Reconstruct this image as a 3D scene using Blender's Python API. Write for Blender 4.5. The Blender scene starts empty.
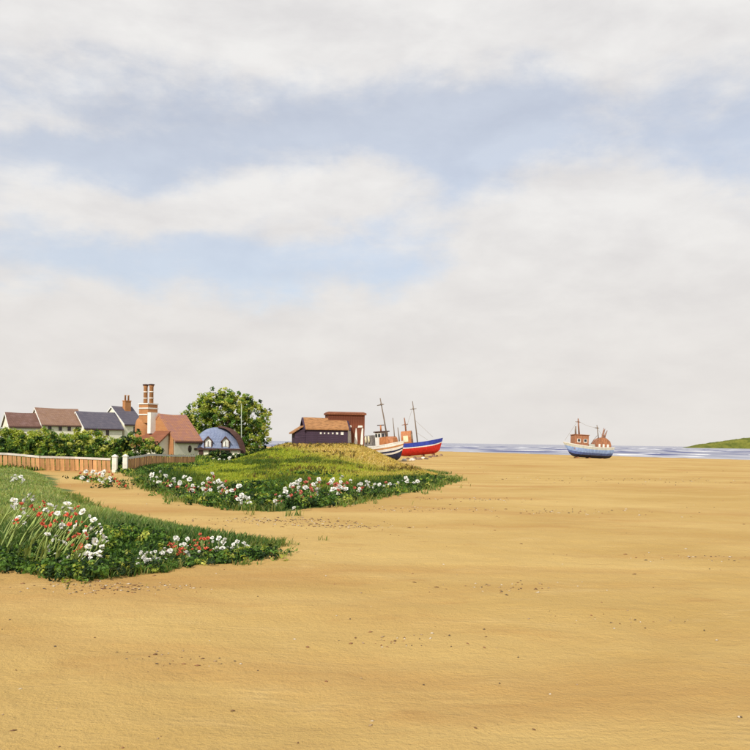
import bpy, bmesh, math, random
import numpy as np
from mathutils import Vector, Matrix

R = math.radians
random.seed(7)
RNG = np.random.default_rng(11)
SC = bpy.context.scene
COL = SC.collection

# ------------------------------------------------------------------ camera
FPX = 804.0                  # focal length in pixels of a 750 px wide frame (about 50 degrees)
CAM_H = 2.1
ROLL = R(0.8)
PP = (375.0, 442.2)          # where the level line of sight meets the frame
cam = bpy.data.cameras.new('camera')
cam.sensor_width = 36.0
cam.lens = 36.0 * FPX / 750.0
cam.shift_y = (PP[1] - 375.0) / 750.0
cam.clip_start = 0.1
cam.clip_end = 60000.0
cam_o = bpy.data.objects.new('camera', cam)
COL.objects.link(cam_o)
cam_o.matrix_world = Matrix.Translation((0, 0, CAM_H)) @ Matrix.Rotation(math.pi / 2, 4, 'X') @ Matrix.Rotation(ROLL, 4, 'Z')
SC.camera = cam_o

# ------------------------------------------------------------------ light
SUN_AZ = math.atan2(-0.42, -0.91)      # compass style: x = sin, y = cos (behind the camera, to the left)
SUN_EL = R(40)
SUN_STRENGTH = 3.9
SKY_STRENGTH = 0.15
SC.view_settings.view_transform = 'Standard'
SC.view_settings.look = 'None'
SC.view_settings.exposure = 0.0
SC.view_settings.gamma = 1.0
SC.view_settings.use_curve_mapping = False

sun = bpy.data.lights.new('sun', 'SUN')
sun.energy = SUN_STRENGTH
sun.angle = R(1.2)
sun.color = (1.0, 0.94, 0.83)
sun_o = bpy.data.objects.new('sun', sun)
COL.objects.link(sun_o)
sdir = Vector((math.sin(SUN_AZ) * math.cos(SUN_EL), math.cos(SUN_AZ) * math.cos(SUN_EL), math.sin(SUN_EL)))
sun_o.rotation_euler = sdir.to_track_quat('Z', 'Y').to_euler()
sun_o.location = sdir * 60

world = bpy.data.worlds.new('World')
SC.world = world
world.use_nodes = True


class NT:
    """small helper for writing node trees"""
    def __init__(s, tree):
        s.t = tree
        s.n = tree.nodes
        s.l = tree.links

    def node(s, kind, **kw):
        n = s.n.new(kind)
        for k, v in kw.items():
            setattr(n, k, v)
        return n

    def put(s, sock, v):
        if isinstance(v, bpy.types.NodeSocket):
            s.l.new(v, sock)
        elif isinstance(v, (tuple, list)) and len(v) == 3 and sock.type == 'RGBA':
            sock.default_value = (*v, 1)
        else:
            sock.default_value = v

    def math(s, op, a, b=0.0, c=0.0, clamp=False):
        n = s.node('ShaderNodeMath', operation=op, use_clamp=clamp)
        s.put(n.inputs[0], a)
        s.put(n.inputs[1], b)
        s.put(n.inputs[2], c)
        return n.outputs[0]

    def mix(s, f, a, b, mode='MIX'):
        n = s.node('ShaderNodeMix', data_type='RGBA', blend_type=mode)
        s.put(n.inputs[0], f)
        s.put(n.inputs[6], a)
        s.put(n.inputs[7], b)
        return n.outputs[2]

    def noise(s, vec, scale, detail=4.0, rough=0.55, dist=0.0):
        n = s.node('ShaderNodeTexNoise')
        if vec is not None:
            s.l.new(vec, n.inputs['Vector'])
        n.inputs['Scale'].default_value = scale
        n.inputs['Detail'].default_value = detail
        n.inputs['Roughness'].default_value = rough
        n.inputs['Distortion'].default_value = dist
        return n.outputs['Fac'], n.outputs['Color']

    def mapping(s, vec, scale=(1, 1, 1), rot=(0, 0, 0)):
        n = s.node('ShaderNodeMapping')
        s.l.new(vec, n.inputs['Vector'])
        n.inputs['Scale'].default_value = scale
        n.inputs['Rotation'].default_value = rot
        return n.outputs[0]

    def ramp(s, fac, a, b):
        n = s.node('ShaderNodeMapRange', interpolation_type='SMOOTHSTEP')
        s.put(n.inputs[0], fac)
        n.inputs[1].default_value = a
        n.inputs[2].default_value = b
        return n.outputs[0]


def pix_dir(px, py):
    """unit direction through a point of the photograph"""
    dx, dy = px - PP[0], -(py - PP[1])
    c, s_ = math.cos(ROLL), math.sin(ROLL)
    u, v = dx * c - dy * s_, dx * s_ + dy * c
    return Vector((u / FPX, 1.0, v / FPX))


def build_sky():
    t = NT(world.node_tree)
    t.n.clear()
    out = t.node('ShaderNodeOutputWorld')
    bg = t.node('ShaderNodeBackground')
    bg.inputs['Strength'].default_value = SKY_STRENGTH
    sky = t.node('ShaderNodeTexSky', sky_type='NISHITA')
    sky.sun_disc = False
    sky.sun_elevation = SUN_EL
    sky.sun_rotation = SUN_AZ
    sky.air_density = 1.0
    sky.dust_density = 0.6
    sky.ozone_density = 2.5
    tc = t.node('ShaderNodeTexCoord')
    d = tc.outputs['Generated']
    _, warp = t.noise(d, 3.2, 6.0, 0.6)
    wv = t.node('ShaderNodeVectorMath', operation='MULTIPLY_ADD')
    t.l.new(warp, wv.inputs[0])
    wv.inputs[1].default_value = (0.16, 0.16, 0.12)
    wv.inputs[2].default_value = (-0.08, -0.08, -0.06)
    av = t.node('ShaderNodeVectorMath', operation='ADD')
    t.l.new(d, av.inputs[0])
    t.l.new(wv.outputs[0], av.inputs[1])
    sep = t.node('ShaderNodeSeparateXYZ')
    t.l.new(av.outputs[0], sep.inputs[0])
    x, z = sep.outputs[0], sep.outputs[2]
    total = None
    # cloud masses (+) and open blue (-): x, y, half width, half height, amount
    for px, py, sx, sy, amp in ((150, 165, 150, 26, -0.55), (330, 135, 210, 34, -0.55), (480, 150, 90, 70, -0.45),
                                (190, 265, 210, 30, -0.50), (400, 250, 90, 45, -0.42), (690, 140, 80, 50, -0.40),
                                (300, 190, 150, 34, 0.50), (140, 212, 70, 18, 0.34), (385, 165, 55, 26, 0.30),
                                (590, 230, 105, 70, 0.60), (640, 300, 160, 60, 0.5), (340, 285, 45, 12, 0.25),
                                (375, 370, 500, 70, 0.75), (60, 128, 80, 14, 0.4), (375, 25, 420, 42, 0.40)):
        c = pix_dir(px, py).normalized()
        a = t.math('MULTIPLY', t.math('SUBTRACT', x, c.x), FPX / sx)
        b = t.math('MULTIPLY', t.math('SUBTRACT', z, c.z), FPX / sy)
        q = t.math('ADD', t.math('MULTIPLY', a, a), t.math('MULTIPLY', b, b))
        g = t.math('MULTIPLY', t.math('POWER', 2.718, t.math('MULTIPLY', q, -1.0)), amp)
        total = g if total is None else t.math('ADD', total, g)
    m = t.mapping(d, (1, 1, 2.2))
    n1, _ = t.noise(m, 4.5, 9.0, 0.58, 0.3)
    n2, _ = t.noise(m, 15.0, 8.0, 0.62, 0.2)
    f = t.math('ADD', t.math('MULTIPLY', t.math('SUBTRACT', n1, 0.5), 1.15), t.math('MULTIPLY', t.math('SUBTRACT', n2, 0.5), 0.75))
    f = t.math('ADD', t.math('ADD', f, 0.60), total)
    f = t.ramp(f, 0.18, 0.82)
    veil = t.math('ADD', t.math('MULTIPLY', f, 0.41), 0.59)
    n3, _ = t.noise(m, 7.0, 6.0, 0.55, 0.3)
    off = t.node('ShaderNodeVectorMath', operation='ADD')
    t.l.new(m, off.inputs[0])
    off.inputs[1].default_value = (-0.012, -0.02, 0.05)
    pa, _ = t.noise(m, 8.5, 9.0, 0.58, 0.25)
    pb, _ = t.noise(off.outputs[0], 8.5, 9.0, 0.58, 0.25)
    puff = t.math('ADD', t.math('MULTIPLY', t.math('SUBTRACT', pa, pb), 2.0), t.math('ADD', t.math('MULTIPLY', t.math('SUBTRACT', n3, 0.5), 1.6), 0.5), clamp=True)
    body = t.mix(puff, (5.0, 4.90, 4.90), (5.8, 5.71, 5.62))
    sd = t.node('ShaderNodeSeparateXYZ')
    t.l.new(d, sd.inputs[0])
    low = t.ramp(sd.outputs[2], 0.34, 0.0)
    body = t.mix(t.math('MULTIPLY', low, 0.55), body, (5.15, 4.80, 4.42))
    col = t.mix(veil, sky.outputs[0], body)
    t.l.new(col, bg.inputs['Color'])
    t.l.new(bg.outputs[0], out.inputs['Surface'])


build_sky()

# ------------------------------------------------------------------ numeric helpers
def ss(v, a, b):
    t = np.clip((np.asarray(v, float) - a) / (b - a), 0, 1)
    return t * t * (3 - 2 * t)


def hash2(ix, iy, seed):
    h = (ix.astype(np.int64) * 374761393 + iy.astype(np.int64) * 668265263 + seed * 974711) & 0x7fffffff
    h = ((h ^ (h >> 13)) * 1274126177) & 0x7fffffff
    return ((h ^ (h >> 16)) & 0xffff) / 65535.0


def vnoise(x, y, seed=0):
    x = np.asarray(x, float)
    y = np.asarray(y, float)
    ix, iy = np.floor(x), np.floor(y)
    fx, fy = x - ix, y - iy
    fx, fy = fx * fx * (3 - 2 * fx), fy * fy * (3 - 2 * fy)
    a, b = hash2(ix, iy, seed), hash2(ix + 1, iy, seed)
    c, d = hash2(ix, iy + 1, seed), hash2(ix + 1, iy + 1, seed)
    return (a * (1 - fx) + b * fx) * (1 - fy) + (c * (1 - fx) + d * fx) * fy - 0.5


def fbm(x, y, seed=0, octaves=4):
    s, a = 0, 1.0
    for i in range(octaves):
        s = s + a * vnoise(x * 2 ** i, y * 2 ** i, seed + i * 17)
        a *= 0.5
    return s


def seg_dist(x, y, pts, closed):
    d = np.full(np.shape(x), 1e9)
    n = len(pts)
    for i in range(n if closed else n - 1):
        ax, ay = pts[i]
        bx, by = pts[(i + 1) % n]
        vx, vy = bx - ax, by - ay
        t = np.clip(((x - ax) * vx + (y - ay) * vy) / (vx * vx + vy * vy + 1e-12), 0, 1)
        d = np.minimum(d, np.hypot(x - ax - t * vx, y - ay - t * vy))
    return d


def inside_dist(x, y, pts):
    """signed distance, positive inside the polygon"""
    ins = np.zeros(np.shape(x), bool)
    n = len(pts)
    for i in range(n):
        ax, ay = pts[i]
        bx, by = pts[(i + 1) % n]
        cond = (ay > y) != (by > y)
        with np.errstate(divide='ignore', invalid='ignore'):
            xi = (bx - ax) * (y - ay) / (by - ay + 1e-12) + ax
        ins ^= cond & (x < xi)
    d = seg_dist(x, y, pts, True)
    return np.where(ins, d, -d)


def flat(px, py):
    """point of the level beach seen at a point of the photograph"""
    d = pix_dir(px, py)
    t = -CAM_H / d.z
    return (d.x * t, t)


# ------------------------------------------------------------------ terrain
FORE = [flat(*p) for p in ((-45, 556), (8, 567), (50, 576), (90, 582), (150, 573), (200, 563), (250, 555), (290, 547),
                           (240, 542), (195, 533), (150, 522), (108, 513), (82, 501), (64, 488), (52, 478), (40, 473), (-60, 474))]
FRONT = [flat(*p) for p in ((125, 469), (150, 489), (190, 502), (240, 509), (280, 511), (330, 507), (380, 497), (420, 490), (455, 481))]
MID = FRONT + [(5.0, 52), (3.2, 64), (1.5, 76), (-0.5, 84), (-2.5, 93), (-9, 99), (-13.0, 98), (-13.4, 60)]
GARDEN = [flat(125, 469), (-13.4, 60), (-13.0, 98), (-30, 150), (-160, 190), (-160, 40), (-45, 47), flat(8, 472), flat(112, 469)]
SHORE_A, SHORE_B = Vector((20, 246)), Vector((74, 164))
SN = Vector((SHORE_B.y - SHORE_A.y, -(SHORE_B.x - SHORE_A.x))).normalized()
if SN.y < 0:
    SN = -SN
ST = Vector((SN.y, -SN.x))
SEA_Z = -0.35


def shore(x, y):
    return (x - SHORE_A.x) * SN.x + (y - SHORE_A.y) * SN.y


def terrain(x, y, fine=True):
    x = np.asarray(x, float)
    y = np.asarray(y, float)
    dm, df, dg = inside_dist(x, y, MID), inside_dist(x, y, FORE), inside_dist(x, y, GARDEN)
    front = seg_dist(x, y, FRONT, False)
    z = 0.06 * fbm(x / 9.0, y / 14.0, 3, 3) + 0.060 * fbm(x / 2.1, y / 2.6, 5, 3)
    if fine:
        near = 1 - ss(np.hypot(x, y), 14, 34)
        z = z + near * (0.030 * fbm(x / 0.55, y / 0.5, 9, 3) + 0.012 * np.abs(fbm(x / 0.22, y / 0.2, 21, 2)))
    z = z + 0.28 * ss(dm, 0, 2.4)
    lat = ss(x, -13, -8.5) * (1 - ss(x, -3, 4.5))
    back = 1 - ss(y + 2.2 * np.maximum(x + 4, 0), 84, 96)
    z = z + np.where(dm > 0, 1.0, 0.0) * 1.57 * ss(front, 1, 28) * lat * back * (1 + 0.12 * fbm(x / 5, y / 5, 31, 3))
    z = z + 0.30 * ss(df, 0, 1.6) + 0.05 * ss(df, 0, 1) * fbm(x / 1.1, y / 1.1, 41, 3)
    z = z + ss(dg, -0.5, 3) * (0.22 + 0.012 * np.clip(y - 60, 0, 70))
    s = shore(x, y)
    z = z - 0.35 * ss(s, -70, 0) - 0.02 * np.clip(s, 0, 80)
    return z


def tz(x, y):
    return float(terrain(np.array([x]), np.array([y]))[0])


def ground_at(px, py):
    """where the sight line through a photo point meets the terrain"""
    d = pix_dir(px, py)
    ts = np.geomspace(6, 240, 900)
    zz = CAM_H + d.z * ts - terrain(d.x * ts, ts)
    k = np.argmax(zz < 0)
    if not (zz < 0).any():
        k = len(ts) - 1
    t = ts[k]
    return Vector((d.x * t, t, tz(d.x * t, t)))


def at(px, py, Y):
    d = pix_dir(px, py)
    return Vector((d.x * Y, Y, CAM_H + d.z * Y))


def foot(px, Y, py=455):
    """ground point at distance Y in the column px"""
    d = pix_dir(px, py)
    return Vector((d.x * Y, Y, tz(d.x * Y, Y)))


# ------------------------------------------------------------------ objects
def tag(o, label=None, cat=None, group=None, kind=None):
    for k, v in (('label', label), ('category', cat), ('group', group), ('kind', kind)):
        if v:
            o[k] = v
    return o


def thing(name, label, cat, loc=(0, 0, 0), rz=0.0, group=None):
    o = bpy.data.objects.new(name, None)
    o.empty_display_size = 0.3
    COL.objects.link(o)
    o.location = loc
    o.rotation_euler = (0, 0, rz)
    return tag(o, label, cat, group)


def place(name, mesh, parent=None, loc=(0, 0, 0), rot=(0, 0, 0), scale=(1, 1, 1)):
    o = bpy.data.objects.new(name, mesh)
    COL.objects.link(o)
    o.parent = parent
    o.location = loc
    o.rotation_euler = rot
    o.scale = scale
    return o


class MB:
    """collects shapes and links them as ONE mesh object"""
    def __init__(s):
        s.v, s.f = [], []

    def add(s, vs, fs, M=None):
        k = len(s.v)
        s.v += [tuple(M @ Vector(p)) if M is not None else tuple(p) for p in vs]
        s.f += [tuple(i + k for i in f) for f in fs]
        return s

    def box(s, x0, x1, y0, y1, z0, z1, M=None):
        vs = [(x, y, z) for z in (z0, z1) for x, y in ((x0, y0), (x1, y0), (x1, y1), (x0, y1))]
        return s.add(vs, [(3, 2, 1, 0), (4, 5, 6, 7), (0, 1, 5, 4), (1, 2, 6, 5), (2, 3, 7, 6), (3, 0, 4, 7)], M)

    def bevel_box(s, x0, x1, y0, y1, z0, z1, b=0.02, M=None):
        rings = []
        for z, q in ((z0, b), (z0 + b, 0), (z1 - b, 0), (z1, b)):
            rings.append([(x0 + q, y0 + q, z), (x1 - q, y0 + q, z), (x1 - q, y1 - q, z), (x0 + q, y1 - q, z)])
        return s.loft(rings, True, True, M)

    def loft(s, rings, closed=True, caps=True, M=None):
        n = len(rings[0])
        vs = [p for r in rings for p in r]
        fs = []
        for i in range(len(rings) - 1):
            for j in range(n if closed else n - 1):
                a, b = i * n + j, i * n + (j + 1) % n
                fs.append((a, b, b + n, a + n))
        if caps and closed:
            fs.append(tuple(range(n - 1, -1, -1)))
            fs.append(tuple((len(rings) - 1) * n + j for j in range(n)))
        return s.add(vs, fs, M)

    def prism_x(s, prof, x0, x1, M=None):
        """profile of (y, z) points drawn out along x"""
        return s.loft([[(x0, y, z) for y, z in prof], [(x1, y, z) for y, z in prof]], True, True, M)

    def prism_y(s, prof, y0, y1, M=None):
        return s.loft([[(x, y0, z) for x, z in prof], [(x, y1, z) for x, z in prof]], True, True, M)

    def tube(s, pts, radii, n=8, M=None):
        pts = [Vector(p) for p in pts]
        if not isinstance(radii, (list, tuple)):
            radii = [radii] * len(pts)
        rings = []
        for i, p in enumerate(pts):
            d = (pts[min(i + 1, len(pts) - 1)] - pts[max(i - 1, 0)]).normalized()
            a = d.orthogonal().normalized() if abs(d.z) < 0.99 else Vector((1, 0, 0))
            if i and rings:
                a = (prev - d * prev.dot(d)).normalized()
            prev = a
            b = d.cross(a)
            rings.append([p + (a * math.cos(2 * math.pi * k / n) + b * math.sin(2 * math.pi * k / n)) * radii[i] for k in range(n)])
        return s.loft(rings, True, True, M)

    def lathe(s, prof, n=12, M=None):
        rings = [[(r * math.cos(2 * math.pi * k / n), r * math.sin(2 * math.pi * k / n), z) for k in range(n)] for r, z in prof]
        return s.loft(rings, True, True, M)

    def blob(s, c, r, seed, M=None, n=8, m=6, rough=0.18):
        rr = random.Random(seed)
        rings = []
        for i in range(m + 1):
            th = math.pi * (0.04 + 0.92 * i / m)
            rings.append([(c[0] + r[0] * math.sin(th) * math.cos(2 * math.pi * k / n) * (1 + rr.uniform(-rough, rough)),
                           c[1] + r[1] * math.sin(th) * math.sin(2 * math.pi * k / n) * (1 + rr.uniform(-rough, rough)),
                           c[2] - r[2] * math.cos(th) * (1 + rr.uniform(-rough, rough) * .5)) for k in range(n)])
        return s.loft(rings, True, True, M)

    def mesh(s, name, mat, smooth=False):
        me = bpy.data.meshes.new(name)
        me.from_pydata(s.v, [], s.f)
        bm = bmesh.new()
        bm.from_mesh(me)
        bmesh.ops.recalc_face_normals(bm, faces=bm.faces)
        bm.to_mesh(me)
        bm.free()
        if smooth:
            for p in me.polygons:
                p.use_smooth = True
        me.materials.append(mat)
        return me

    def build(s, name, mat, parent=None, smooth=False, loc=(0, 0, 0), rot=(0, 0, 0)):
        return place(name, s.mesh(name, mat, smooth), parent, loc, rot)


def np_mesh(name, verts, faces, mat, cols=None, smooth=False):
    """verts (N,3), faces (M,k) from arrays; cols per vertex rgb"""
    me = bpy.data.meshes.new(name)
    k = faces.shape[1]
    me.vertices.add(len(verts))
    me.vertices.foreach_set('co', np.ascontiguousarray(verts, np.float32).ravel())
    me.loops.add(faces.size)
    me.loops.foreach_set('vertex_index', np.ascontiguousarray(faces, np.int32).ravel())
    me.polygons.add(len(faces))
    me.polygons.foreach_set('loop_start', np.arange(0, faces.size, k, dtype=np.int32))
    me.polygons.foreach_set('loop_total', np.full(len(faces), k, np.int32))
    if smooth:
        me.polygons.foreach_set('use_smooth', np.ones(len(faces), bool))
    me.update(calc_edges=True)
    if cols is not None:
        a = me.color_attributes.new('tint', 'FLOAT_COLOR', 'POINT')
        c = np.ones((len(verts), 4), np.float32)
        c[:, :3] = cols
        a.data.foreach_set('color', c.ravel())
    me.materials.append(mat)
    return me


# ------------------------------------------------------------------ materials
def new_mat(name):
    m = bpy.data.materials.new(name)
    m.use_nodes = True
    t = NT(m.node_tree)
    return m, t, t.n['Principled BSDF'], t.n['Material Output']


def plain(name, col, rough=0.7, var=0.18, scale=3.0, bump=0.0, bscale=20.0, stretch=(1, 1, 1), spec=0.3, dirt=None, rand=0.0):
    """paint, timber, plaster: base colour with uneven wear and fine relief"""
    m, t, p, o = new_mat(name)
    tc = t.node('ShaderNodeTexCoord')
    v = t.mapping(tc.outputs['Object'], stretch)
    n1, _ = t.noise(v, scale, 5, 0.6)
    dark = tuple(c * (1 - var * 1.6) for c in col)
    lite = tuple(min(1, c * (1 + var)) for c in col)
    c = t.mix(t.ramp(n1, 0.28, 0.72), dark, lite)
    if dirt:
        n2, _ = t.noise(v, scale * 2.7, 6, 0.65)
        c = t.mix(t.ramp(n2, 0.55, 0.75), c, dirt)
    if rand:
        oi = t.node('ShaderNodeObjectInfo')
        h = t.node('ShaderNodeHueSaturation')
        t.put(h.inputs['Value'], t.math('ADD', t.math('MULTIPLY', oi.outputs['Random'], rand), 1 - rand / 2))
        t.put(h.inputs['Color'], c)
        c = h.outputs[0]
    t.put(p.inputs['Base Color'], c)
    p.inputs['Roughness'].default_value = rough
    p.inputs['Specular IOR Level'].default_value = spec
    if bump:
        n3, _ = t.noise(v, bscale, 4, 0.6)
        b = t.node('ShaderNodeBump')
        b.inputs['Strength'].default_value = bump
        b.inputs['Distance'].default_value = 0.02
        t.put(b.inputs['Height'], n3)
        t.put(p.inputs['Normal'], b.outputs[0])
    return m


def brickish(name, c1, c2, mortar, bw, bh, msize=0.012, rough=0.85, plane='xz', blotch=None):
    """bricks, tiles and slates too far off to be told apart"""
    m, t, p, o = new_mat(name)
    tc = t.node('ShaderNodeTexCoord')
    sep = t.node('ShaderNodeSeparateXYZ')
    t.l.new(tc.outputs['Object'], sep.inputs[0])
    com = t.node('ShaderNodeCombineXYZ')
    t.put(com.inputs[0], t.math('ADD', sep.outputs[0], sep.outputs[1]))
    t.put(com.inputs[1], sep.outputs[2])
    b = t.node('ShaderNodeTexBrick')
    t.l.new(com.outputs[0], b.inputs['Vector'])
    b.inputs['Color1'].default_value = (*c1, 1)
    b.inputs['Color2'].default_value = (*c2, 1)
    b.inputs['Mortar'].default_value = (*mortar, 1)
    b.inputs['Scale'].default_value = 1.0
    b.inputs['Brick Width'].default_value = bw
    b.inputs['Row Height'].default_value = bh
    b.inputs['Mortar Size'].default_value = msize
    n1, _ = t.noise(tc.outputs['Object'], 1.3, 5, 0.6)
    c = t.mix(t.math('MULTIPLY', t.ramp(n1, 0.45, 0.75), 0.7), b.outputs['Color'], blotch or tuple(x * 0.6 for x in c1))
    n2, _ = t.noise(tc.outputs['Object'], 9.0, 4, 0.6)
    c = t.mix(t.math('MULTIPLY', n2, 0.35), c, tuple(x * 1.35 for x in c2))
    t.put(p.inputs['Base Color'], c)
    p.inputs['Roughness'].default_value = rough
    p.inputs['Specular IOR Level'].default_value = 0.2
    bp = t.node('ShaderNodeBump')
    bp.inputs['Strength'].default_value = 0.7
    bp.inputs['Distance'].default_value = 0.02
    t.put(bp.inputs['Height'], t.math('ADD', t.math('SUBTRACT', 1.0, b.outputs['Fac']), t.math('MULTIPLY', n2, 0.5)))
    t.put(p.inputs['Normal'], bp.outputs[0])
    return m


def leaf_mat(name, trans=0.3, gain=1.0):
    m, t, p, o = new_mat(name)
    a = t.node('ShaderNodeAttribute', attribute_name='tint')
    c = a.outputs['Color']
    if gain != 1.0:
        c = t.mix(1.0, c, (gain, gain, gain), 'MULTIPLY')
    t.put(p.inputs['Base Color'], c)
    p.inputs['Roughness'].default_value = 0.6
    p.inputs['Specular IOR Level'].default_value = 0.25
    tr = t.node('ShaderNodeBsdfTranslucent')
    t.put(tr.inputs['Color'], t.mix(1.0, c, (1.25, 1.2, 0.55), 'MULTIPLY'))
    mx = t.node('ShaderNodeMixShader')
    mx.inputs[0].default_value = trans
    t.l.new(p.outputs[0], mx.inputs[1])
    t.l.new(tr.outputs[0], mx.inputs[2])
    t.l.new(mx.outputs[0], o.inputs['Surface'])
    return m


def glass_mat(name, col=(0.03, 0.035, 0.04)):
    m, t, p, o = new_mat(name)
    p.inputs['Base Color'].default_value = (*col, 1)
    p.inputs['Roughness'].default_value = 0.08
    p.inputs['Specular IOR Level'].default_value = 0.6
    return m


M = {}
M['cream'] = plain('cream_render', (0.84, 0.79, 0.64), 0.85, 0.05, 2.0, 0.3, 14, dirt=(0.72, 0.65, 0.49))
M['white_wall'] = plain('white_render', (0.83, 0.81, 0.76), 0.85, 0.05, 2.0, 0.3, 14, dirt=(0.70, 0.67, 0.60))
M['white'] = plain('white_paint', (0.80, 0.79, 0.75), 0.55, 0.06, 4.0, 0.2, 30, dirt=(0.55, 0.55, 0.46))
M['pier'] = plain('mossy_white_pier', (0.74, 0.73, 0.66), 0.8, 0.1, 3.0, 0.4, 14, dirt=(0.36, 0.42, 0.22))
M['brown_tile'] = brickish('brown_tile', (0.235, 0.135, 0.095), (0.31, 0.19, 0.13), (0.13, 0.08, 0.06), 0.30, 0.16, blotch=(0.30, 0.20, 0.17))
M['mauve_tile'] = brickish('mauve_tile', (0.145, 0.08, 0.062), (0.19, 0.105, 0.08), (0.08, 0.045, 0.05), 0.30, 0.16, blotch=(0.24, 0.15, 0.14))
M['slate'] = brickish('slate', (0.095, 0.09, 0.12), (0.13, 0.12, 0.15), (0.05, 0.045, 0.06), 0.34, 0.18, blotch=(0.16, 0.14, 0.16))
M['red_tile'] = brickish('red_tile', (0.50, 0.235, 0.11), (0.40, 0.19, 0.14), (0.22, 0.10, 0.09), 0.26, 0.15, blotch=(0.30, 0.16, 0.17))
M['dark_tile'] = brickish('dark_red_tile', (0.22, 0.085, 0.045), (0.28, 0.11, 0.06), (0.10, 0.04, 0.03), 0.26, 0.15)
M['blue_slate'] = brickish('blue_slate', (0.17, 0.21, 0.33), (0.22, 0.26, 0.38), (0.10, 0.12, 0.20), 0.28, 0.14, blotch=(0.27, 0.31, 0.42))
M['brick'] = brickish('orange_brick', (0.44, 0.18, 0.065), (0.52, 0.23, 0.085), (0.36, 0.25, 0.16), 0.24, 0.085, 0.010, blotch=(0.34, 0.13, 0.06))
M['timber'] = plain('dark_timber', (0.085, 0.042, 0.035), 0.8, 0.25, 3.0, 0.4, 12, (1, 1, 6))
M['tarred'] = plain('tarred_boards', (0.060, 0.036, 0.062), 0.75, 0.25, 2.0, 0.5, 10, (0.6, 0.6, 9))
M['orange_roof'] = plain('orange_shingle', (0.38, 0.19, 0.08), 0.85, 0.3, 2.5, 0.6, 12, (1, 5, 5))
M['rust'] = plain('rust_boards', (0.185, 0.055, 0.028), 0.8, 0.3, 2.0, 0.5, 10, (7, 7, 0.7))
M['fence'] = plain('fence_boards', (0.56, 0.30, 0.13), 0.8, 0.22, 2.2, 0.6, 16, (6, 6, 0.8), rand=0.45, dirt=(0.42, 0.25, 0.14))
M['fence_rail'] = plain('fence_rail', (0.62, 0.58, 0.53), 0.7, 0.15, 3.0, 0.3, 14, (0.5, 4, 4))
M['post'] = plain('fence_post', (0.30, 0.15, 0.07), 0.85, 0.2, 3.0, 0.4, 14, (5, 5, 1))
M['glass'] = glass_mat('dark_glass')
M['pane_light'] = plain('white_blind', (0.78, 0.77, 0.74), 0.5, 0.05, 3)
M['mast'] = plain('mast_timber', (0.20, 0.155, 0.12), 0.7, 0.2, 3, 0.3, 14, (3, 3, 0.6))
M['mast_brown'] = plain('brown_mast', (0.25, 0.11, 0.06), 0.7, 0.2, 3, 0.3, 14, (3, 3, 0.6))
M['grey_canvas'] = plain('grey_canvas', (0.22, 0.20, 0.19), 0.9, 0.25, 3, 0.5, 8)
M['rope'] = plain('rope', (0.32, 0.28, 0.22), 0.9, 0.1, 6)
M['navy'] = plain('navy_paint', (0.025, 0.032, 0.085), 0.45, 0.25, 1.6, 0.2, 12, (2.5, 2.5, 0.6), dirt=(0.08, 0.075, 0.08))
M['blue'] = plain('blue_paint', (0.030, 0.055, 0.36), 0.42, 0.18, 1.6, 0.2, 12, (2.5, 2.5, 0.6), dirt=(0.07, 0.09, 0.30))
M['mid_blue'] = plain('mid_blue_paint', (0.10, 0.16, 0.45), 0.5, 0.2, 1.6, 0.2, 12, (2.5, 2.5, 0.6), dirt=(0.16, 0.20, 0.36))
M['sky_blue'] = plain('light_blue_paint', (0.25, 0.37, 0.66), 0.5, 0.15, 1.6, 0.2, 12, (2.5, 2.5, 0.6), dirt=(0.38, 0.46, 0.62))
M['red'] = plain('red_paint', (0.55, 0.028, 0.022), 0.45, 0.16, 1.6, 0.2, 12, (2.5, 2.5, 0.6), dirt=(0.42, 0.06, 0.035))
M['hull_white'] = plain('white_hull_paint', (0.76, 0.74, 0.70), 0.45, 0.08, 1.6, 0.2, 12, (2.5, 2.5, 0.6), dirt=(0.52, 0.46, 0.38))
M['hull_grey'] = plain('grey_green_hull_paint', (0.50, 0.51, 0.45), 0.5, 0.12, 1.6, 0.2, 12, (2.5, 2.5, 0.6), dirt=(0.62, 0.60, 0.52))
M['hull_orange'] = plain('orange_hull_paint', (0.50, 0.24, 0.10), 0.5, 0.15, 1.6, 0.2, 12)
M['cabin'] = plain('varnished_cabin', (0.44, 0.17, 0.065), 0.5, 0.2, 2.0, 0.3, 12, (4, 4, 1))
M['cabin_brown'] = plain('brown_cabin', (0.36, 0.16, 0.085), 0.6, 0.25, 2.0, 0.3, 12, (4, 4, 1))
M['deck'] = plain('deck_boards', (0.34, 0.24, 0.15), 0.8, 0.2, 3, 0.3, 12)
M['net'] = plain('brown_net', (0.30, 0.16, 0.11), 0.95, 0.4, 6, 0.8, 30)
M['cream_paint'] = plain('cream_paint', (0.72, 0.66, 0.46), 0.6, 0.1, 4)
M['stone'] = plain('beach_stone', (0.24, 0.15, 0.11), 0.85, 0.35, 3, 0.6, 9, rand=0.7)
M['pale_stone'] = plain('pale_stone', (0.60, 0.56, 0.50), 0.85, 0.15, 3, 0.5, 9, rand=0.3)
M['pole'] = plain('pale_pole', (0.42, 0.48, 0.38), 0.7, 0.15, 3, 0.2, 10)
M['bark'] = plain('bark', (0.11, 0.075, 0.05), 0.9, 0.3, 4, 0.8, 10, (3, 3, 0.7))
M['leaf'] = leaf_mat('leaf', 0.4)
M['blade'] = leaf_mat('grass_blade', 0.5)
M['petal_white'] = plain('white_petal', (0.76, 0.75, 0.70), 0.6, 0.05, 8, rand=0.15)
M['petal_red'] = plain('coral_petal', (0.70, 0.17, 0.095), 0.55, 0.2, 8, rand=0.4)
M['petal_pink'] = plain('dusky_red_petal', (0.58, 0.17, 0.12), 0.6, 0.2, 8, rand=0.4)
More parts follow.
